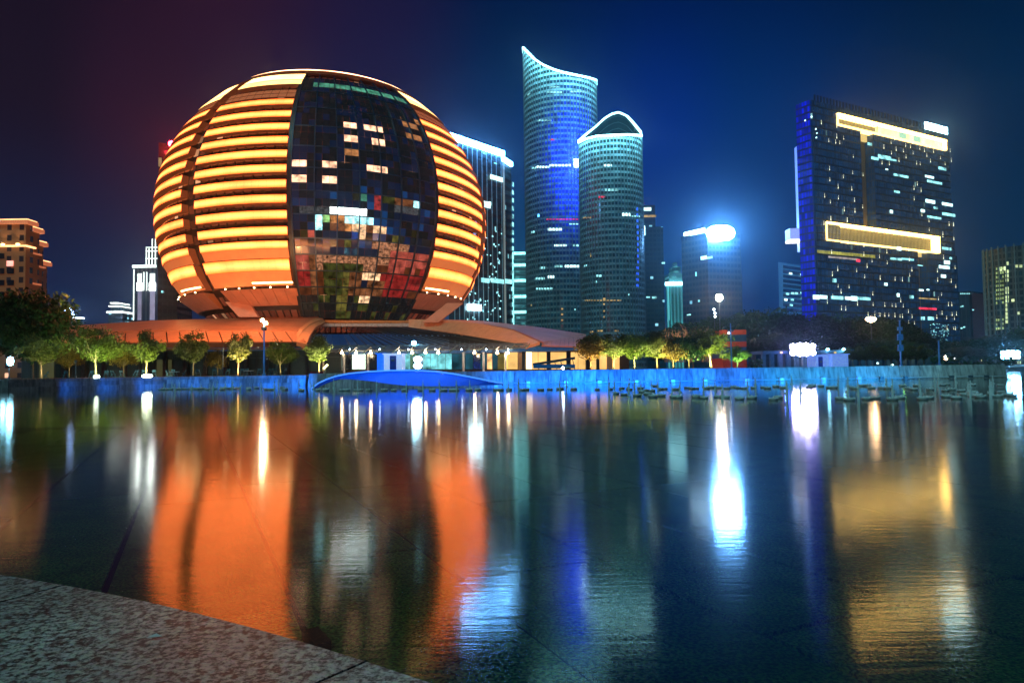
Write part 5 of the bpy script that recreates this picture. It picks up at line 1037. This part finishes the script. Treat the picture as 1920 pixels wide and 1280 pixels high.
# ------------------------------------------------------------------ curved pool sculpture (arched deck)
arc = thing('arched_deck', 'long curved blue-lit leaf-shaped deck arching over the water', 'sculpture')
AD = 69
def ap(x, y, D=AD): return P(x, y, D)
crest = [(583, 729), (597, 718), (612, 711), (630, 705), (655, 700), (690, 696.5), (730, 694.5), (775, 694), (815, 696), (850, 700.5), (885, 707), (915, 713), (944, 718.5)]
lower = [(583, 732), (600, 723), (616, 716), (634, 710.5), (658, 711), (690, 714), (725, 719), (755, 722.5), (800, 724), (850, 724), (885, 723), (915, 722), (944, 721)]
skin = pmat('deck_shell', (.38, .42, .46), .45, var=.1, scale=.6); rim = pmat('deck_rim', (.6, .62, .64), .4, var=.05, emit=(.04, .22, .75))
m_ = MB(); m2 = MB(); m3 = MB()
for k in range(len(crest)-1):
    a, b, c, d = ap(*crest[k]), ap(*crest[k+1]), ap(*lower[k+1]), ap(*lower[k]); w0_, w1_ = (6*sin(pi*(k+.15)/(len(crest)-.7)), 6*sin(pi*(k+1.15)/(len(crest)-.7)))
    ba, bb_ = Vector((0, max(.3, w0_), -.1)), Vector((0, max(.3, w1_), -.1))
    m_.hexa([d+Vector((0, .35, 0)), c+Vector((0, .35, 0)), c+Vector((0, .5, 0)), d+Vector((0, .5, 0)), a+Vector((0, .05, -.12)), b+Vector((0, .05, -.12)), b+Vector((0, .3, -.12)), a+Vector((0, .3, -.12))])
    m2.face([a, b, b+bb_, a+ba]); m2.face([a+Vector((0, 0, -.1)), a+ba+Vector((0, 0, -.1)), b+bb_+Vector((0, 0, -.1)), b+Vector((0, 0, -.1))])
    m3.bar(a, b, .14)
m_.build('deck_face', skin, arc); m2.build('deck_top', skin, arc); m3.build('deck_rim', rim, arc)
for x, e in ((620, 160), (680, 240), (740, 240), (800, 240), (860, 170), (915, 80)):
    c = at(x, AD-3.2, .35); lamp('SPOT', c, e*2.2, (0, .08, 1), arc, size=.15, target=c+Vector((0, 3.2, .9)), angle=140, name='deck_light')
for x in (720, 790, 850): lamp('SPOT', at(x, AD-9, 3.2), 300, (0, .08, 1), arc, size=.3, target=at(x, AD, .9), angle=60, name='deck_spot')
# ------------------------------------------------------------------ fountain nozzles
nsteel = pmat('nozzle_steel', (.95, 1, 1), .5, emit=(.01, .05, .06)); ndark = pmat('nozzle_float', (.8, .85, .85), .5)
def bowl(nm='fountain_float'):
    t = link(nm, None); m_ = MB(); m_.lathe((0, 0, 0), [(0, -.1), (.2, -.1), (.27, .02), (.27, .07), (.22, .07), (.15, -.0), (0, -.02)], 14); m_.build('float', ndark, t)
    m_ = MB(); m_.lathe((0, 0, 0), [(.225, .072), (.29, .072), (.29, .10), (.225, .10), (.225, .072)], 14); m_.build('rim', nsteel, t)
    m_ = MB()
    for k in range(4): a = pi/4+k*pi/2; m_.bar((0, 0, .02), (.24*cos(a), .24*sin(a), .15), .035)
    m_.tube((0, 0, -.02), (0, 0, .16), .05, .035, 8); m_.build('jet', nsteel, t); return t
def post():
    t = link('fountain_post', None); m_ = MB(); m_.tube((0, 0, -.12), (0, 0, .55), .06, .055, 10); m_.tube((0, 0, .55), (0, 0, .62), .085, .085, 10); m_.build('sleeve', nsteel, t)
    m_ = MB(); m_.tube((0, 0, .62), (0, 0, 1.0), .04, .028, 8); m_.build('jet', nsteel, t); m_ = MB(); m_.box((.1, 0, .25), (.09, .09, .16)); m_.build('valve', ndark, t); return t
B0, P0 = bowl(), post(); firstB, firstP = True, True
bowls, posts = [], []
for x, y in [(8, 165), (70, 165), (160, 150), (235, 172), (320, 165), (385, 160), (425, 178), (490, 145), (565, 155), (615, 155), (655, 172), (700, 160), (800, 150), (800, 178), (870, 155), (960, 178), (1000, 180), (1100, 150), (1125, 180), (1270, 183), (1425, 182), (1490, 182), (30, 150), (100, 172), (205, 150), (290, 145), (350, 175), (560, 178)]: bowls.append((300+x/4.8, 570+(y+590)/4.8))
for x in (35, 235, 325, 520, 580, 690, 740, 845, 1025, 1140, 1270, 1460, 1600, 1740, 1840, 1885): bowls.append((560+x/6.4, 732))
for x, y in [(70, 580), (250, 580), (355, 577), (580, 577), (625, 577), (730, 575), (890, 575), (935, 572), (1110, 575), (1220, 568), (1340, 566), (1505, 568), (1785, 570)]: bowls.append((840+x/6.4, 641+y/6.4))
for x, y in [(385, 588), (430, 625), (480, 580), (500, 635), (545, 590), (610, 645), (640, 580), (650, 612), (690, 597), (700, 630), (740, 602), (745, 653), (770, 560), (810, 587), (820, 645), (850, 585), (930, 658), (945, 590), (965, 660), (1040, 575), (1080, 582), (1120, 580), (1115, 655), (1185, 665), (1205, 580), (1245, 575), (1300, 658), (1310, 577), (1360, 663), (1380, 582), (1440, 570), (1480, 577), (1485, 675), (1530, 580), (1590, 667), (1610, 577), (1690, 572), (1730, 580), (1800, 565), (1775, 680), (1815, 665), (1865, 577)]: bowls.append((1060+x/4.571, 601+y/4.571))
for x, y in [(200, 383), (250, 392), (430, 388), (450, 380), (510, 380), (570, 392), (600, 392), (640, 470), (705, 478), (715, 388), (740, 397), (790, 378), (835, 377), (860, 395), (820, 472), (880, 465), (930, 394), (1000, 476), (1055, 464), (975, 397), (1075, 378), (1110, 397), (1150, 404), (1170, 377), (1210, 472), (1250, 465), (1265, 405), (1350, 373), (1385, 370), (1370, 412), (1415, 405), (1375, 455), (1445, 466), (1480, 415), (1500, 442), (1555, 375), (1560, 432), (1590, 442), (1610, 458), (1730, 455), (1750, 375), (1755, 425), (1800, 442), (1830, 448), (1560, 452)]: bowls.append((1400+x/3.692, 621+y/3.692))
for x, y0 in [(40, 740), (110, 745), (135, 800), (175, 760), (285, 780), (370, 740), (450, 770), (478, 790), (515, 740), (590, 740), (655, 770), (725, 790), (910, 790), (1030, 770), (1065, 740), (1250, 720), (1355, 720)]: posts.append((300+x/4.8, 570+y0/4.8))
for x in (183, 425, 708, 935, 1290, 1490, 1690, 1893): posts.append((560+x/6.4, 733))
for x in (100, 262, 727, 845, 1338, 1415): posts.append((840+x/6.4, 731))
for x, y in [(372, 590), (418, 600), (540, 605), (590, 590), (645, 600), (738, 580), (790, 600), (912, 655), (975, 650), (1180, 600), (1280, 640), (1340, 682), (1557, 590), (1628, 590), (1895, 660)]: posts.append((1060+x/4.571, 601+y/4.571))
for x, y in [(60, 390), (275, 465), (312, 388), (365, 460), (630, 385), (695, 460), (768, 475), (965, 385), (1003, 450), (1197, 468), (1300, 400), (1322, 380), (1443, 380), (1527, 450), (1540, 460), (1678, 455), (1692, 450), (1703, 380)]: posts.append((1400+x/3.692, 621+y/3.692))
def zone(px, D):
    far_ = 'far' if D > 52 else 'near'
    z = 'left of the curved deck' if px < 600 else 'before the curved deck' if px < 930 else 'before the brightest blue wall' if px < 1250 else 'before the wall below the red block' if px < 1480 else 'below the colonnade' if px < 1700 else 'at the right end of the pool'
    return z, far_
NZ = {}
for lst, T0, kind in ((bowls, B0, 'round fountain float'), (posts, P0, 'upright fountain pipe')):
    for i, (x, y) in enumerate(lst):
        p = G(x, y+.8, 0); D_ = min(p.y, 76); p = at(x, D_, 0)
        o = T0 if i == 0 else copy_tree(T0); z, f_ = zone(x, D_)
        o.location = (p.x, p.y, .03); s_ = random.uniform(.85, 1.1)*(1.1 if T0 is B0 and D_ > 55 else .92); o.scale = (s_, s_, s_*random.uniform(.85, 1.15)); o.rotation_euler = (random.uniform(-.05, .05), random.uniform(-.05, .05), random.uniform(0, 3))
        key = (T0 is B0, z, f_); NZ.setdefault(key, []).append((x, o, kind))
for (isb, z, f_), it in NZ.items():
    it.sort(key=lambda q: q[0])
    for k, (x, o, kind) in enumerate(it):
        tag(o, '%s %s from left, %s rows %s' % (ORD[k], kind, 'farther' if f_ == 'far' else 'nearer', z), 'fountain nozzle', '%ss %s, %s' % (kind, z, f_))
# ------------------------------------------------------------------ lamps, poles, floods
def pole(name, label, px, D, ytop, r, mat, cat='pole', zb=1.3):
    t = thing(name, label, cat); b = at(px, D, zb); z = P(px, ytop, D).z; m_ = MB(); m_.tube((b.x, b.y, zb), (b.x, b.y, z), r, r*.8, 10); m_.build('pole', mat, t); m_ = MB(); m_.tube((b.x, b.y, zb), (b.x, b.y, zb+.35), r*2.2, r*1.8, 10); m_.build('base', mat, t); return t, b, z
blp = pmat('blue_pole', (.08, .2, .4), .4, .2, emit=(.0, .03, .10))
t, b, z = pole('street_lamp', 'tall lamp post with two blazing warm lamps and a dark basket, before the copper roof', 495, 94, 612, .13, blp, 'street lamp')
m_ = MB(); m_.lathe((b.x, b.y, z-.2), [(.0, -.35), (.34, -.35), (.4, .1), (.36, .1), (.3, -.28), (0, -.28)], 10); m_.build('basket', MT['darksteel'], t)
m_ = MB(); m_.tube((b.x, b.y, z), (b.x, b.y, z+.75), .05, .05, 8); m_.bar((b.x-.15, b.y, z+.75), (b.x+.25, b.y, z+.45), .06); m_.build('arm', MT['steel'], t)
for dx, dz in ((-.22, .85), (.22, .45)):
    m_ = MB(); m_.lathe((b.x+dx, b.y, z+dz), [(0, -.26), (.2, -.2), (.28, 0), (.2, .2), (0, .26)], 12); m_.build('lamp_head', emat('blazing_lamp', (90, 55, 24)) if 'blz' not in MT else MT['blz'], t, smooth=True); MT['blz'] = bpy.data.materials['blazing_lamp']
lamp('POINT', (b.x, b.y-.6, z+.6), 900, (1, .7, .4), t, size=.2, name='lamp_light')
t, b, z = pole('street_lamp', 'distant street lamp shining warm white above the dark trees', 1352, 190, 566, .16, MT['steel'], 'street lamp')
m_ = MB(); m_.lathe((b.x, b.y, z+1.2), [(0, -1.0), (.7, -.75), (1.0, 0), (.7, .75), (0, 1.0)], 14); m_.build('lamp_head', emat('street_lamp_light', (190, 130, 85), 'FRONT'), t, smooth=True)
t, b, z = pole('street_lamp', 'small distant twin lamp on a thin post left of the warm street lamp', 1342, 192, 580, .1, MT['steel'], 'street lamp')
m_ = MB()
for dz, dx in ((0, -.1), (-1, .2), (-2.0, .2)): m_.lathe((b.x+dx, b.y, z+dz), [(0, -.3), (.32, 0), (0, .3)], 8)
m_.build('lamp_head', MT['lampwhite'], t)
t, b, z = pole('signal_mast', 'thin blue mast with cross arms before the red striped block', 1372, 92, 606, .10, blp, 'mast')
m_ = MB(); m_.bar((b.x-.45, b.y, z-.9), (b.x+.45, b.y, z-.9), .08); m_.box((b.x-.3, b.y, z-1.1), (.22, .2, .3)); m_.box((b.x+.25, b.y, z-1.0), (.2, .2, .25)); m_.bar((b.x-.25, b.y, z-.4), (b.x+.25, b.y, z-.4), .06); m_.build('cross_arm', MT['steel'], t)
m_ = MB(); m_.lathe((b.x-.32, b.y-.2, z-1.3), [(0, -.1), (.12, 0), (0, .1)], 8); m_.build('lamp_head', MT['lampwhite'], t)
t, b, z = pole('antenna_mast', 'tall blue antenna mast with stacked panel boxes in front of the forest', 1690, 96, 600, .13, blp, 'mast')
for dz, w__ in ((-1.2, .4), (-2.2, .6), (-2.6, .6), (-3.7, .5), (-4.1, .6)): m_ = MB(); m_.box((b.x-.22, b.y, z+dz), (w__*.5, .3, .5)); m_.box((b.x+.25, b.y, z+dz), (w__*.35, .3, .45)); m_.build('antenna_panel', blp, t)
t, b, z = pole('blue_mast', 'plain slim blue mast right of the antenna mast', 1762, 98, 638, .12, blp, 'mast')
for px, yt, lb in ((418, 658, 'slim dark garden lamp between the forked tree and the olive tree'), (142, 680, 'thin grey post left of the wide uplit tree')):
    t, b, z = pole('garden_lamp', lb, px, 96, yt, .06, MT['steel'], 'lamp post'); m_ = MB(); m_.lathe((b.x, b.y, z), [(0, -.05), (.16, 0), (.16, .35), (0, .4)], 10); m_.build('lamp_head', MT['steel'], t)
t, b, z = pole('post_light', 'blue-white glowing oval lamp on a short post at the left edge', 17, 92, 690, .07, MT['steel'], 'lamp post')
m_ = MB(); m_.lathe((b.x+.15, b.y, P(18, 677, 92).z), [(0, -.62), (.3, -.45), (.4, 0), (.3, .45), (0, .62)], 14); m_.build('lamp_head', emat('oval_lamp', (10, 26, 34)), t, smooth=True)
lamp('POINT', b+Vector((0, -1, 2)), 120, (.3, .8, 1), t, size=.3)
for px, py, rx, rz_, lb, nm, em in ((181, 707, .5, .22, 'low glaring ground lamp under the wide uplit tree', 'ground_lamp', (34, 42, 36)), (276, 705.5, .9, .26, 'wide glaring ground lamp under the bright yellow-green tree', 'ground_lamp', (44, 50, 36))):
    p = P(px, py, 94); t = thing(nm, lb, 'lamp'); m_ = MB(); m_.lathe((0, 0, 0), [(0, -1), (.8, -.7), (1, 0), (.8, .7), (0, 1)], 14); m_.v = [(p.x+x*rx*.8, p.y+y*.3, p.z+.05+z*rz_) for x, y, z in m_.v]; m_.build('lens', emat(nm+'_light%d' % px, em), t, smooth=True)
    m_ = MB(); m_.box((p.x, p.y+.1, p.z-.3), (rx*1.8, .6, .24)); m_.build('housing', MT['darksteel'], t)
def flood(name, label, x0, x1, y0, y1, D, em, rows_=2, cols=4, power=0, lc=(1, 1, 1)):  # lens heads arrayed to fill out the glare of each light
    t = thing(name, label, 'floodlight'); em_ = emat(name+'_glow_%d' % x0, em, 'FRONT'); a, b = P(x0, y1, D), P(x1, y0, D); cx_, cz_ = (a.x+b.x)/2, (a.z+b.z)/2
    m_ = MB(); m_.box((cx_, D+.5, cz_), (b.x-a.x, .3, b.z-a.z)); m_.build('frame', MT['darksteel'], t)
    m_ = MB(); m_.tube((cx_, D+.5, 1.3), (cx_, D+.5, a.z+.1), .12, .1, 8); m_.build('post', MT['steel'], t)
    for i in range(cols):
        for j in range(rows_):
            c = Vector((a.x+(b.x-a.x)*(i+.5)/cols, D+.2, a.z+(b.z-a.z)*(j+.5)/rows_)); rr = (b.x-a.x)/cols*.56; rz_ = (b.z-a.z)/rows_*.6
            e_ = .8 if i in (0, cols-1) else 1; m_ = MB(); m_.lathe((0, 0, 0), [(0, -1), (.75, -.65), (1, 0), (.75, .65), (0, 1)], 12); m_.v = [(c.x+x*rr*e_, c.y+y*.25, c.z+z*rz_*e_) for x, y, z in m_.v]; m_.build('flood_lens', em_, t, smooth=True)
    if power: lamp('AREA', (cx_, D-.6, cz_), power, lc, t, size=1.0, target=(cx_*.8, 40, 0), name='flood_light')
    return t
flood('stage_flood', 'blinding violet-white bank of floodlights in front of the colonnade', 1482, 1531, 643, 667, 100, (38, 34, 70), power=300, lc=(.5, .5, 1))
flood('shore_flood', 'blinding cyan-white bank of floodlights at the right edge beyond the wall', 1878, 1914, 657, 673, 152, (25, 75, 130), power=400, lc=(.5, .9, 1))
flood('entrance_flood', 'blinding white floodlight above the blue deck at the entrance', 774, 792, 667, 692, 86, (16, 26, 30), rows_=2, cols=1, power=120, lc=(.6, .9, 1))
t = thing('roof_spot', 'small cyan spotlight on the canopy edge above the entrance flood', 'floodlight'); c = P(776, 643, 117)
m_ = MB(); m_.lathe(c, [(0, -.38), (.3, -.3), (.42, 0), (.3, .3), (0, .38)], 12); m_.build('lens', MT['lampcyan'], t, smooth=True); m_ = MB(); m_.bar(c+Vector((0, .3, 0)), c+Vector((0, 1, -.6)), .12); m_.build('bracket', MT['steel'], t)
t = thing('amber_glow_lamp', 'warm bright lamp glaring between tree tops below the framed tower', 'lamp'); c = P(1633, 599, 172)
m_ = MB(); m_.lathe((0, 0, 0), [(0, -1), (.6, -.5), (1, .1), (.8, .6), (0, .9)], 12); m_.v = [(c.x+x*1.5, c.y+y*.5, c.z+z*.8) for x, y, z in m_.v]; m_.build('lens', emat('amber_light', (24, 15, 8)), t, smooth=True); m_ = MB(); m_.tube((c.x, c.y, 1.3), (c.x, c.y, c.z-.5), .14, .1, 8); m_.build('pole', MT['steel'], t)
# ------------------------------------------------------------------ terrace furniture
def chair():
    t = link('folding_chair', None); cm = pmat('chair_frame', (.05, .16, .2), .5, .3); 
    m_ = MB(); m_.box((0, 0, .45), (.44, .42, .04)); m_.build('seat', cm, t); m_ = MB(); m_.box((0, .24, .78), (.42, .04, .26)); m_.build('backrest', cm, t)
    for sx in (-.22, .22):
        m_ = MB(); m_.bar((sx, -.28, 0), (sx*.75, .26, .92), .045); m_.build('leg', cm, t); m_ = MB(); m_.bar((sx*1.25, .34, 0), (sx*.8, -.18, .48), .045); m_.build('leg', cm, t)
    return t
C0 = chair(); n = 0; cz = {}
for px in (86, 121, 124, 171, 199, 212, 229, 254, 269, 289, 316, 323, 345, 372, 402, 427, 454, 461, 486, 503, 508, 516, 533): 
    o = C0 if n == 0 else copy_tree(C0); n += 1
    o.location = at(px, 95+random.uniform(0, 2), 1.3); o.rotation_euler = (0, 0, random.uniform(-1.2, 1.2)); o.scale = (1.15, 1.15, 1.15)
    z = 'left of the wide uplit tree' if px < 175 else 'between the wide tree and the glaring ground lamp' if px < 275 else 'between the glaring ground lamp and the forked tree' if px < 440 else 'around the tall lamp post'
    cz[z] = cz.get(z, -1)+1; tag(o, ORD[cz[z]]+' dark teal folding chair from left ' + z, 'chair', 'terrace chairs ' + z)
for px, lb in ((327, 'small white-topped terrace table left of the garden lamp'), (466, 'white-topped terrace table between forked tree and tall lamp post')):
    t = thing('terrace_table', lb, 'table'); b = at(px, 96, 1.3); m_ = MB(); m_.box((b.x, b.y, 2.05), (1.1, .8, .06)); m_.build('table_top', MT['white'], t)
    for sx in (-.45, .45): m_ = MB(); m_.bar((b.x+sx, b.y, 1.3), (b.x+sx*.6, b.y, 2.03), .05); m_.build('leg', MT['steel'], t)
t = thing('white_sign', 'small white notice board leaning near the entrance trees', 'sign'); slab('board', [(605, 690, 100), (607, 693, 100), (616, 684, 100), (613, 682, 100)], MT['white'], (0, .1, 0), t); m_ = MB(); b = at(610, 100.2, 1.3); m_.bar((b.x, b.y, 1.3), (b.x, b.y, 2.1), .05); m_.build('leg', MT['steel'], t)
rp_ = pmat('red_cloth', (.35, .01, .02), .7)
for px, lb in ((588, 'small dark red planter at the foot of the two-trunk tree, left one'), (601, 'small dark red planter right of the pale trunk by the entrance')):
    t = thing('red_planter', lb, 'planter'); b = at(px, 95, 1.3); m_ = MB(); m_.lathe((b.x, b.y, 1.3), [(.3, 0), (.42, .5), (.36, .5), (.3, .42), (0, .42)], 12); m_.build('pot', rp_, t)
# kiosks
def kiosk(name, label, x0, x1, ytop, D, body, door=None, roof=True):
    t = thing(name, label, 'kiosk'); a, b = at(x0, D), at(x1, D); z = P(x0, ytop, D).z; m_ = MB(); m_.hexa([Vector((x, y, zz)) for zz in (1.3, z) for x, y in ((a.x, D), (b.x, D), (b.x, D+3), (a.x, D+3))]); m_.build('body', body, t)
    if roof: m_ = MB(); m_.box(((a.x+b.x)/2, D+1.5, z+.08), (b.x-a.x+.4, 3.4, .14)); m_.build('roof', body, t)
    if door: m_ = MB(); p, q = at(door[0], D-.05), at(door[1], D-.05); m_.box(((p.x+q.x)/2, D-.06, (1.35+z)/2-.05), (q.x-p.x, .08, (z-1.4)*.92)); m_.build('door', pmat('blue_door', (.01, .04, .3), .4, emit=(0, .01, .10)) if 'bd' not in MT else MT['bd'], t); MT['bd'] = bpy.data.materials['blue_door']; \
        [MB_sign(t, door, D, z)]
    return t
def MB_sign(t, door, D, z):
    m_ = MB(); p, q = at(door[0], D), at(door[1], D); m_.box(((p.x+q.x)/2, D-.13, z-.9), ((q.x-p.x)*.5, .03, .3)); m_.build('door_panel', MT['steel'], t)
kb = pmat('kiosk_white', (.55, .62, .75), .5, emit=(.06, .14, .5)); kb2 = pmat('kiosk_pale', (.6, .65, .75), .5, emit=(.28, .42, .75))
kiosk('ticket_kiosk', 'white-blue kiosk with a dark blue door by the entrance behind the curved deck', 720, 754, 664.5, 103, kb2, (731, 743))
kiosk('blue_column', 'plain bright blue cabinet left of the kiosk with the blue door', 707, 719.5, 664, 104, pmat('blue_cabinet', (.1, .3, .7), .5, emit=(.0, .10, .9)))
kiosk('guard_booth', 'small pale booth with a dark door beside the violet floodlights', 1530, 1556, 667, 103, kb, (1535, 1543))
kiosk('guard_booth', 'pale windowless booth right of the booth with the dark door', 1561, 1591, 665, 103, kb)
# tilted glass stair shelter
t = thing('stair_shelter', 'low sloping truss-sided stair shelter before the yellow hall', 'shelter'); A_, B_ = P(1000, 683, 96), P(1078, 671, 96); A2_, B2_ = P(1000, 692, 96), P(1078, 692, 96)
m_ = MB(); m_.bar(A_, B_, .35); m_.bar(A_+Vector((0, 2.5, 0)), B_+Vector((0, 2.5, 0)), .3); m_.build('roof_beam', MT['steel'], t)
for k in range(7): m_ = MB(); f0 = k/7; m_.bar(A_.lerp(B_, f0+.08), A2_.lerp(B2_, f0+.14), .1); m_.build('strut', MT['steel'], t)
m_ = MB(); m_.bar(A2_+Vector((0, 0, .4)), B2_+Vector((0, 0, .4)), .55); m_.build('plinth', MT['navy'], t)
m_ = MB(); m_.face([A_, B_, B_+Vector((0, 2.5, 0)), A_+Vector((0, 2.5, 0))]); m_.build('glass_roof', MT['darkglass'], t)
t = thing('spot_projector', 'small white projector lamp on the wall top before the stair shelter', 'lamp'); c = P(1056, 690, 80); m_ = MB(); m_.tube(c, c+Vector((1.0, .4, .12)), .24, .06, 10); m_.build('body', MT['white'], t); m_ = MB(); m_.lathe(c-Vector((.03, .02, 0)), [(0, -.18), (.2, 0), (0, .18)], 10); m_.build('lens', MT['lampwhite'], t)
# red striped block
t = thing('red_striped_block', 'small block banded red and dark blue behind the small green tree', 'building'); D_ = 108; a, b = at(1356, D_), at(1401, D_)
rd1 = pmat('red_band', (.45, .05, .03), .6, emit=(.09, .006, .004)); db = pmat('dark_band', (.02, .04, .09), .5, emit=(.003, .012, .035))
for (y0, y1, mt) in ((618, 627, rd1), (627.3, 640, db), (640.3, 650, rd1), (650.3, 671, db), (671.3, 693, rd1)):
    z1, z0 = P(1380, y0, D_).z, P(1380, y1, D_).z; m_ = MB(); m_.hexa([Vector((x, y, z)) for z in (max(1.3, z0), z1) for x, y in ((a.x, D_), (b.x, D_), (b.x, D_+6), (a.x, D_+6))]); m_.build('wall_band', mt, t)
# colonnade pavilion
t = thing('colonnade', 'long low colonnade with dark bays and small lamps under the forest', 'building'); D_ = 116; bl_ = pmat('colonnade_wall', (.10, .16, .26), .6, emit=(.001, .016, .05)); bd_ = pmat('colonnade_dark', (.02, .04, .06), .6, emit=(.0, .006, .014))
def cb(x0, x1, z0, z1, y0, y1, mt, nm): a, b = at(x0, D_), at(x1, D_); m_ = MB(); m_.hexa([Vector((x, y, z)) for z in (z0, z1) for x, y in ((a.x, D_+y0), (b.x, D_+y0), (b.x, D_+y1), (a.x, D_+y1))]); m_.build(nm, mt, t)
zt_ = P(1500, 657, D_).z; cb(1430, 1745, zt_-.5, zt_, -.3, 6, bl_, 'roof_slab'); cb(1432, 1743, 1.3, zt_-.5, 3.5, 5.8, bd_, 'back_wall')
x = 1430
while x < 1742: cb(x, x+7, 1.3, zt_-.5, 0, .7, bl_ if x < 1600 else pmat('column_dark', (.05, .09, .12), .6, emit=(.001, .010, .018)) if 'cdk' not in MT else MT['cdk'], 'column'); x += 15.5; 
for k in range(12):
    x = 1600+k*12; m_ = MB(); R = random.Random(k); base_ = at(x, D_-2.5, 1.3)
    tt = thing('slim_shrub', '%s from left of the slim young trees before the dark end of the colonnade' % ORD[k], 'tree', 'young trees before the colonnade'); tt.location = base_; tt.scale = (.55, .55, .58); tt.rotation_euler = (0, 0, k)
    tm, cm = TV[('green', k % 2)]; o = bpy.data.objects.new('trunk', tm); COL.objects.link(o); o.parent = tt; o = bpy.data.objects.new('crown', cm); COL.objects.link(o); o.parent = tt
for px, py, m in ((1465, 661, MT['winwarm']), (1552, 655, MT['lampcyan']), (1566, 661, wg), (1582, 655, MT['lampcyan']), (1634, 656, MT['lampcyan']), (1660, 656, ww), (1684, 656, ww), (1712, 656, emat('bay_warm', (3, 2.4, 1.2))), (1646, 681, ww), (1673, 684, ww)):
    p = P(px, py, D_-.5); m_ = MB(); m_.lathe(p, [(0, -.16), (.24, -.06), (.2, .14), (0, .2)], 8); m_.build('bay_lamp', m, t)
for px, e, c in ((1582, 60, (.2, .8, 1)), (1634, 60, (.1, .6, 1)), (1712, 90, (1, .8, .45)), (1470, 60, (.1, .2, 1))): lamp('POINT', P(px, 661, D_-1.2), e, c, t, size=.1, name='bay_light')
# small lights of the far shore at right
for px, py, c_, lb in ((1773, 671, (24, 15, 9), 'warm twinkling shore lamp right of the slim blue mast'), (1413, 672, (5, 8, 9), 'tiny pale lamp just left of the colonnade'), (1841, 676, (4, 3, 1.2), 'tiny amber shore lamp near the end of the wall'), (1790, 672, (5, 5, 5), 'first of the tiny shore lamps right of the warm one'), (1805, 672, (5, 4.5, 4), 'second of the tiny shore lamps right of the warm one')):
    p = P(px, py, 130); t = thing('shore_lamp', lb, 'lamp'); m_ = MB(); s_ = .5 if c_[0] > 20 else .18; m_.lathe(p, [(0, -s_), (s_, 0), (0, s_)], 10); m_.build('bulb', emat('bulb_%d' % px, c_), t); m_ = MB(); m_.tube((p.x, p.y, 1.3), (p.x, p.y, p.z-s_*.8), .06, .05, 6); m_.build('post', MT['darksteel'], t)
t = thing('shore_jetty', 'low pale jetty edge at the far right under the cyan floodlights', 'jetty'); m_ = MB(); p = at(1912, 149, 1.1); m_.box((p.x+6, 149, .9), (22, 1.5, .25)); m_.build('deck', MT['white'], t); m_ = MB(); m_.box((p.x+6, 149.4, .4), (20, .6, .8)); m_.build('support', MT['concrete'], t)
hd = MB(); R = random.Random(11)
for i in range(2600):
    px = R.uniform(1400, 1900); D_h = R.uniform(105, 112) if px < 1430 or px > 1745 else R.uniform(124, 130); p = at(px, D_h, 1.3+R.random()*1.5); a = Vector((R.gauss(0, 1), R.gauss(0, 1), R.gauss(0, 1))).normalized(); b = a.orthogonal().normalized(); s_ = R.uniform(.15, .35); hd.face([p-a*s_, p-b*s_*.6, p+a*s_, p+b*s_*.6])
tag(hd.build('ground_cover', LM['dark']), 'dark low planting behind the long wall', 'ground cover', kind='stuff')
# ------------------------------------------------------------------ thin haze added so the lights get lens-like halos
hz = MB(); hz.hexa([Vector((x, y, z)) for z in (-1.5, 215) for x, y in ((-950, -100), (950, -100), (950, 3600), (-950, 3600))])
m, t = newmat('haze'); n = nodes(t); o_ = n('ShaderNodeOutputMaterial'); v = n('ShaderNodeVolumePrincipled')
v.inputs['Density'].default_value = .00028; v.inputs['Anisotropy'].default_value = .93; v.inputs['Color'].default_value = (.6, .82, 1, 1)
t.links.new(v.outputs[0], o_.inputs['Volume']); tag(hz.build('haze', m), 'thin bluish haze added to give the lights their halos', None, kind='stuff')
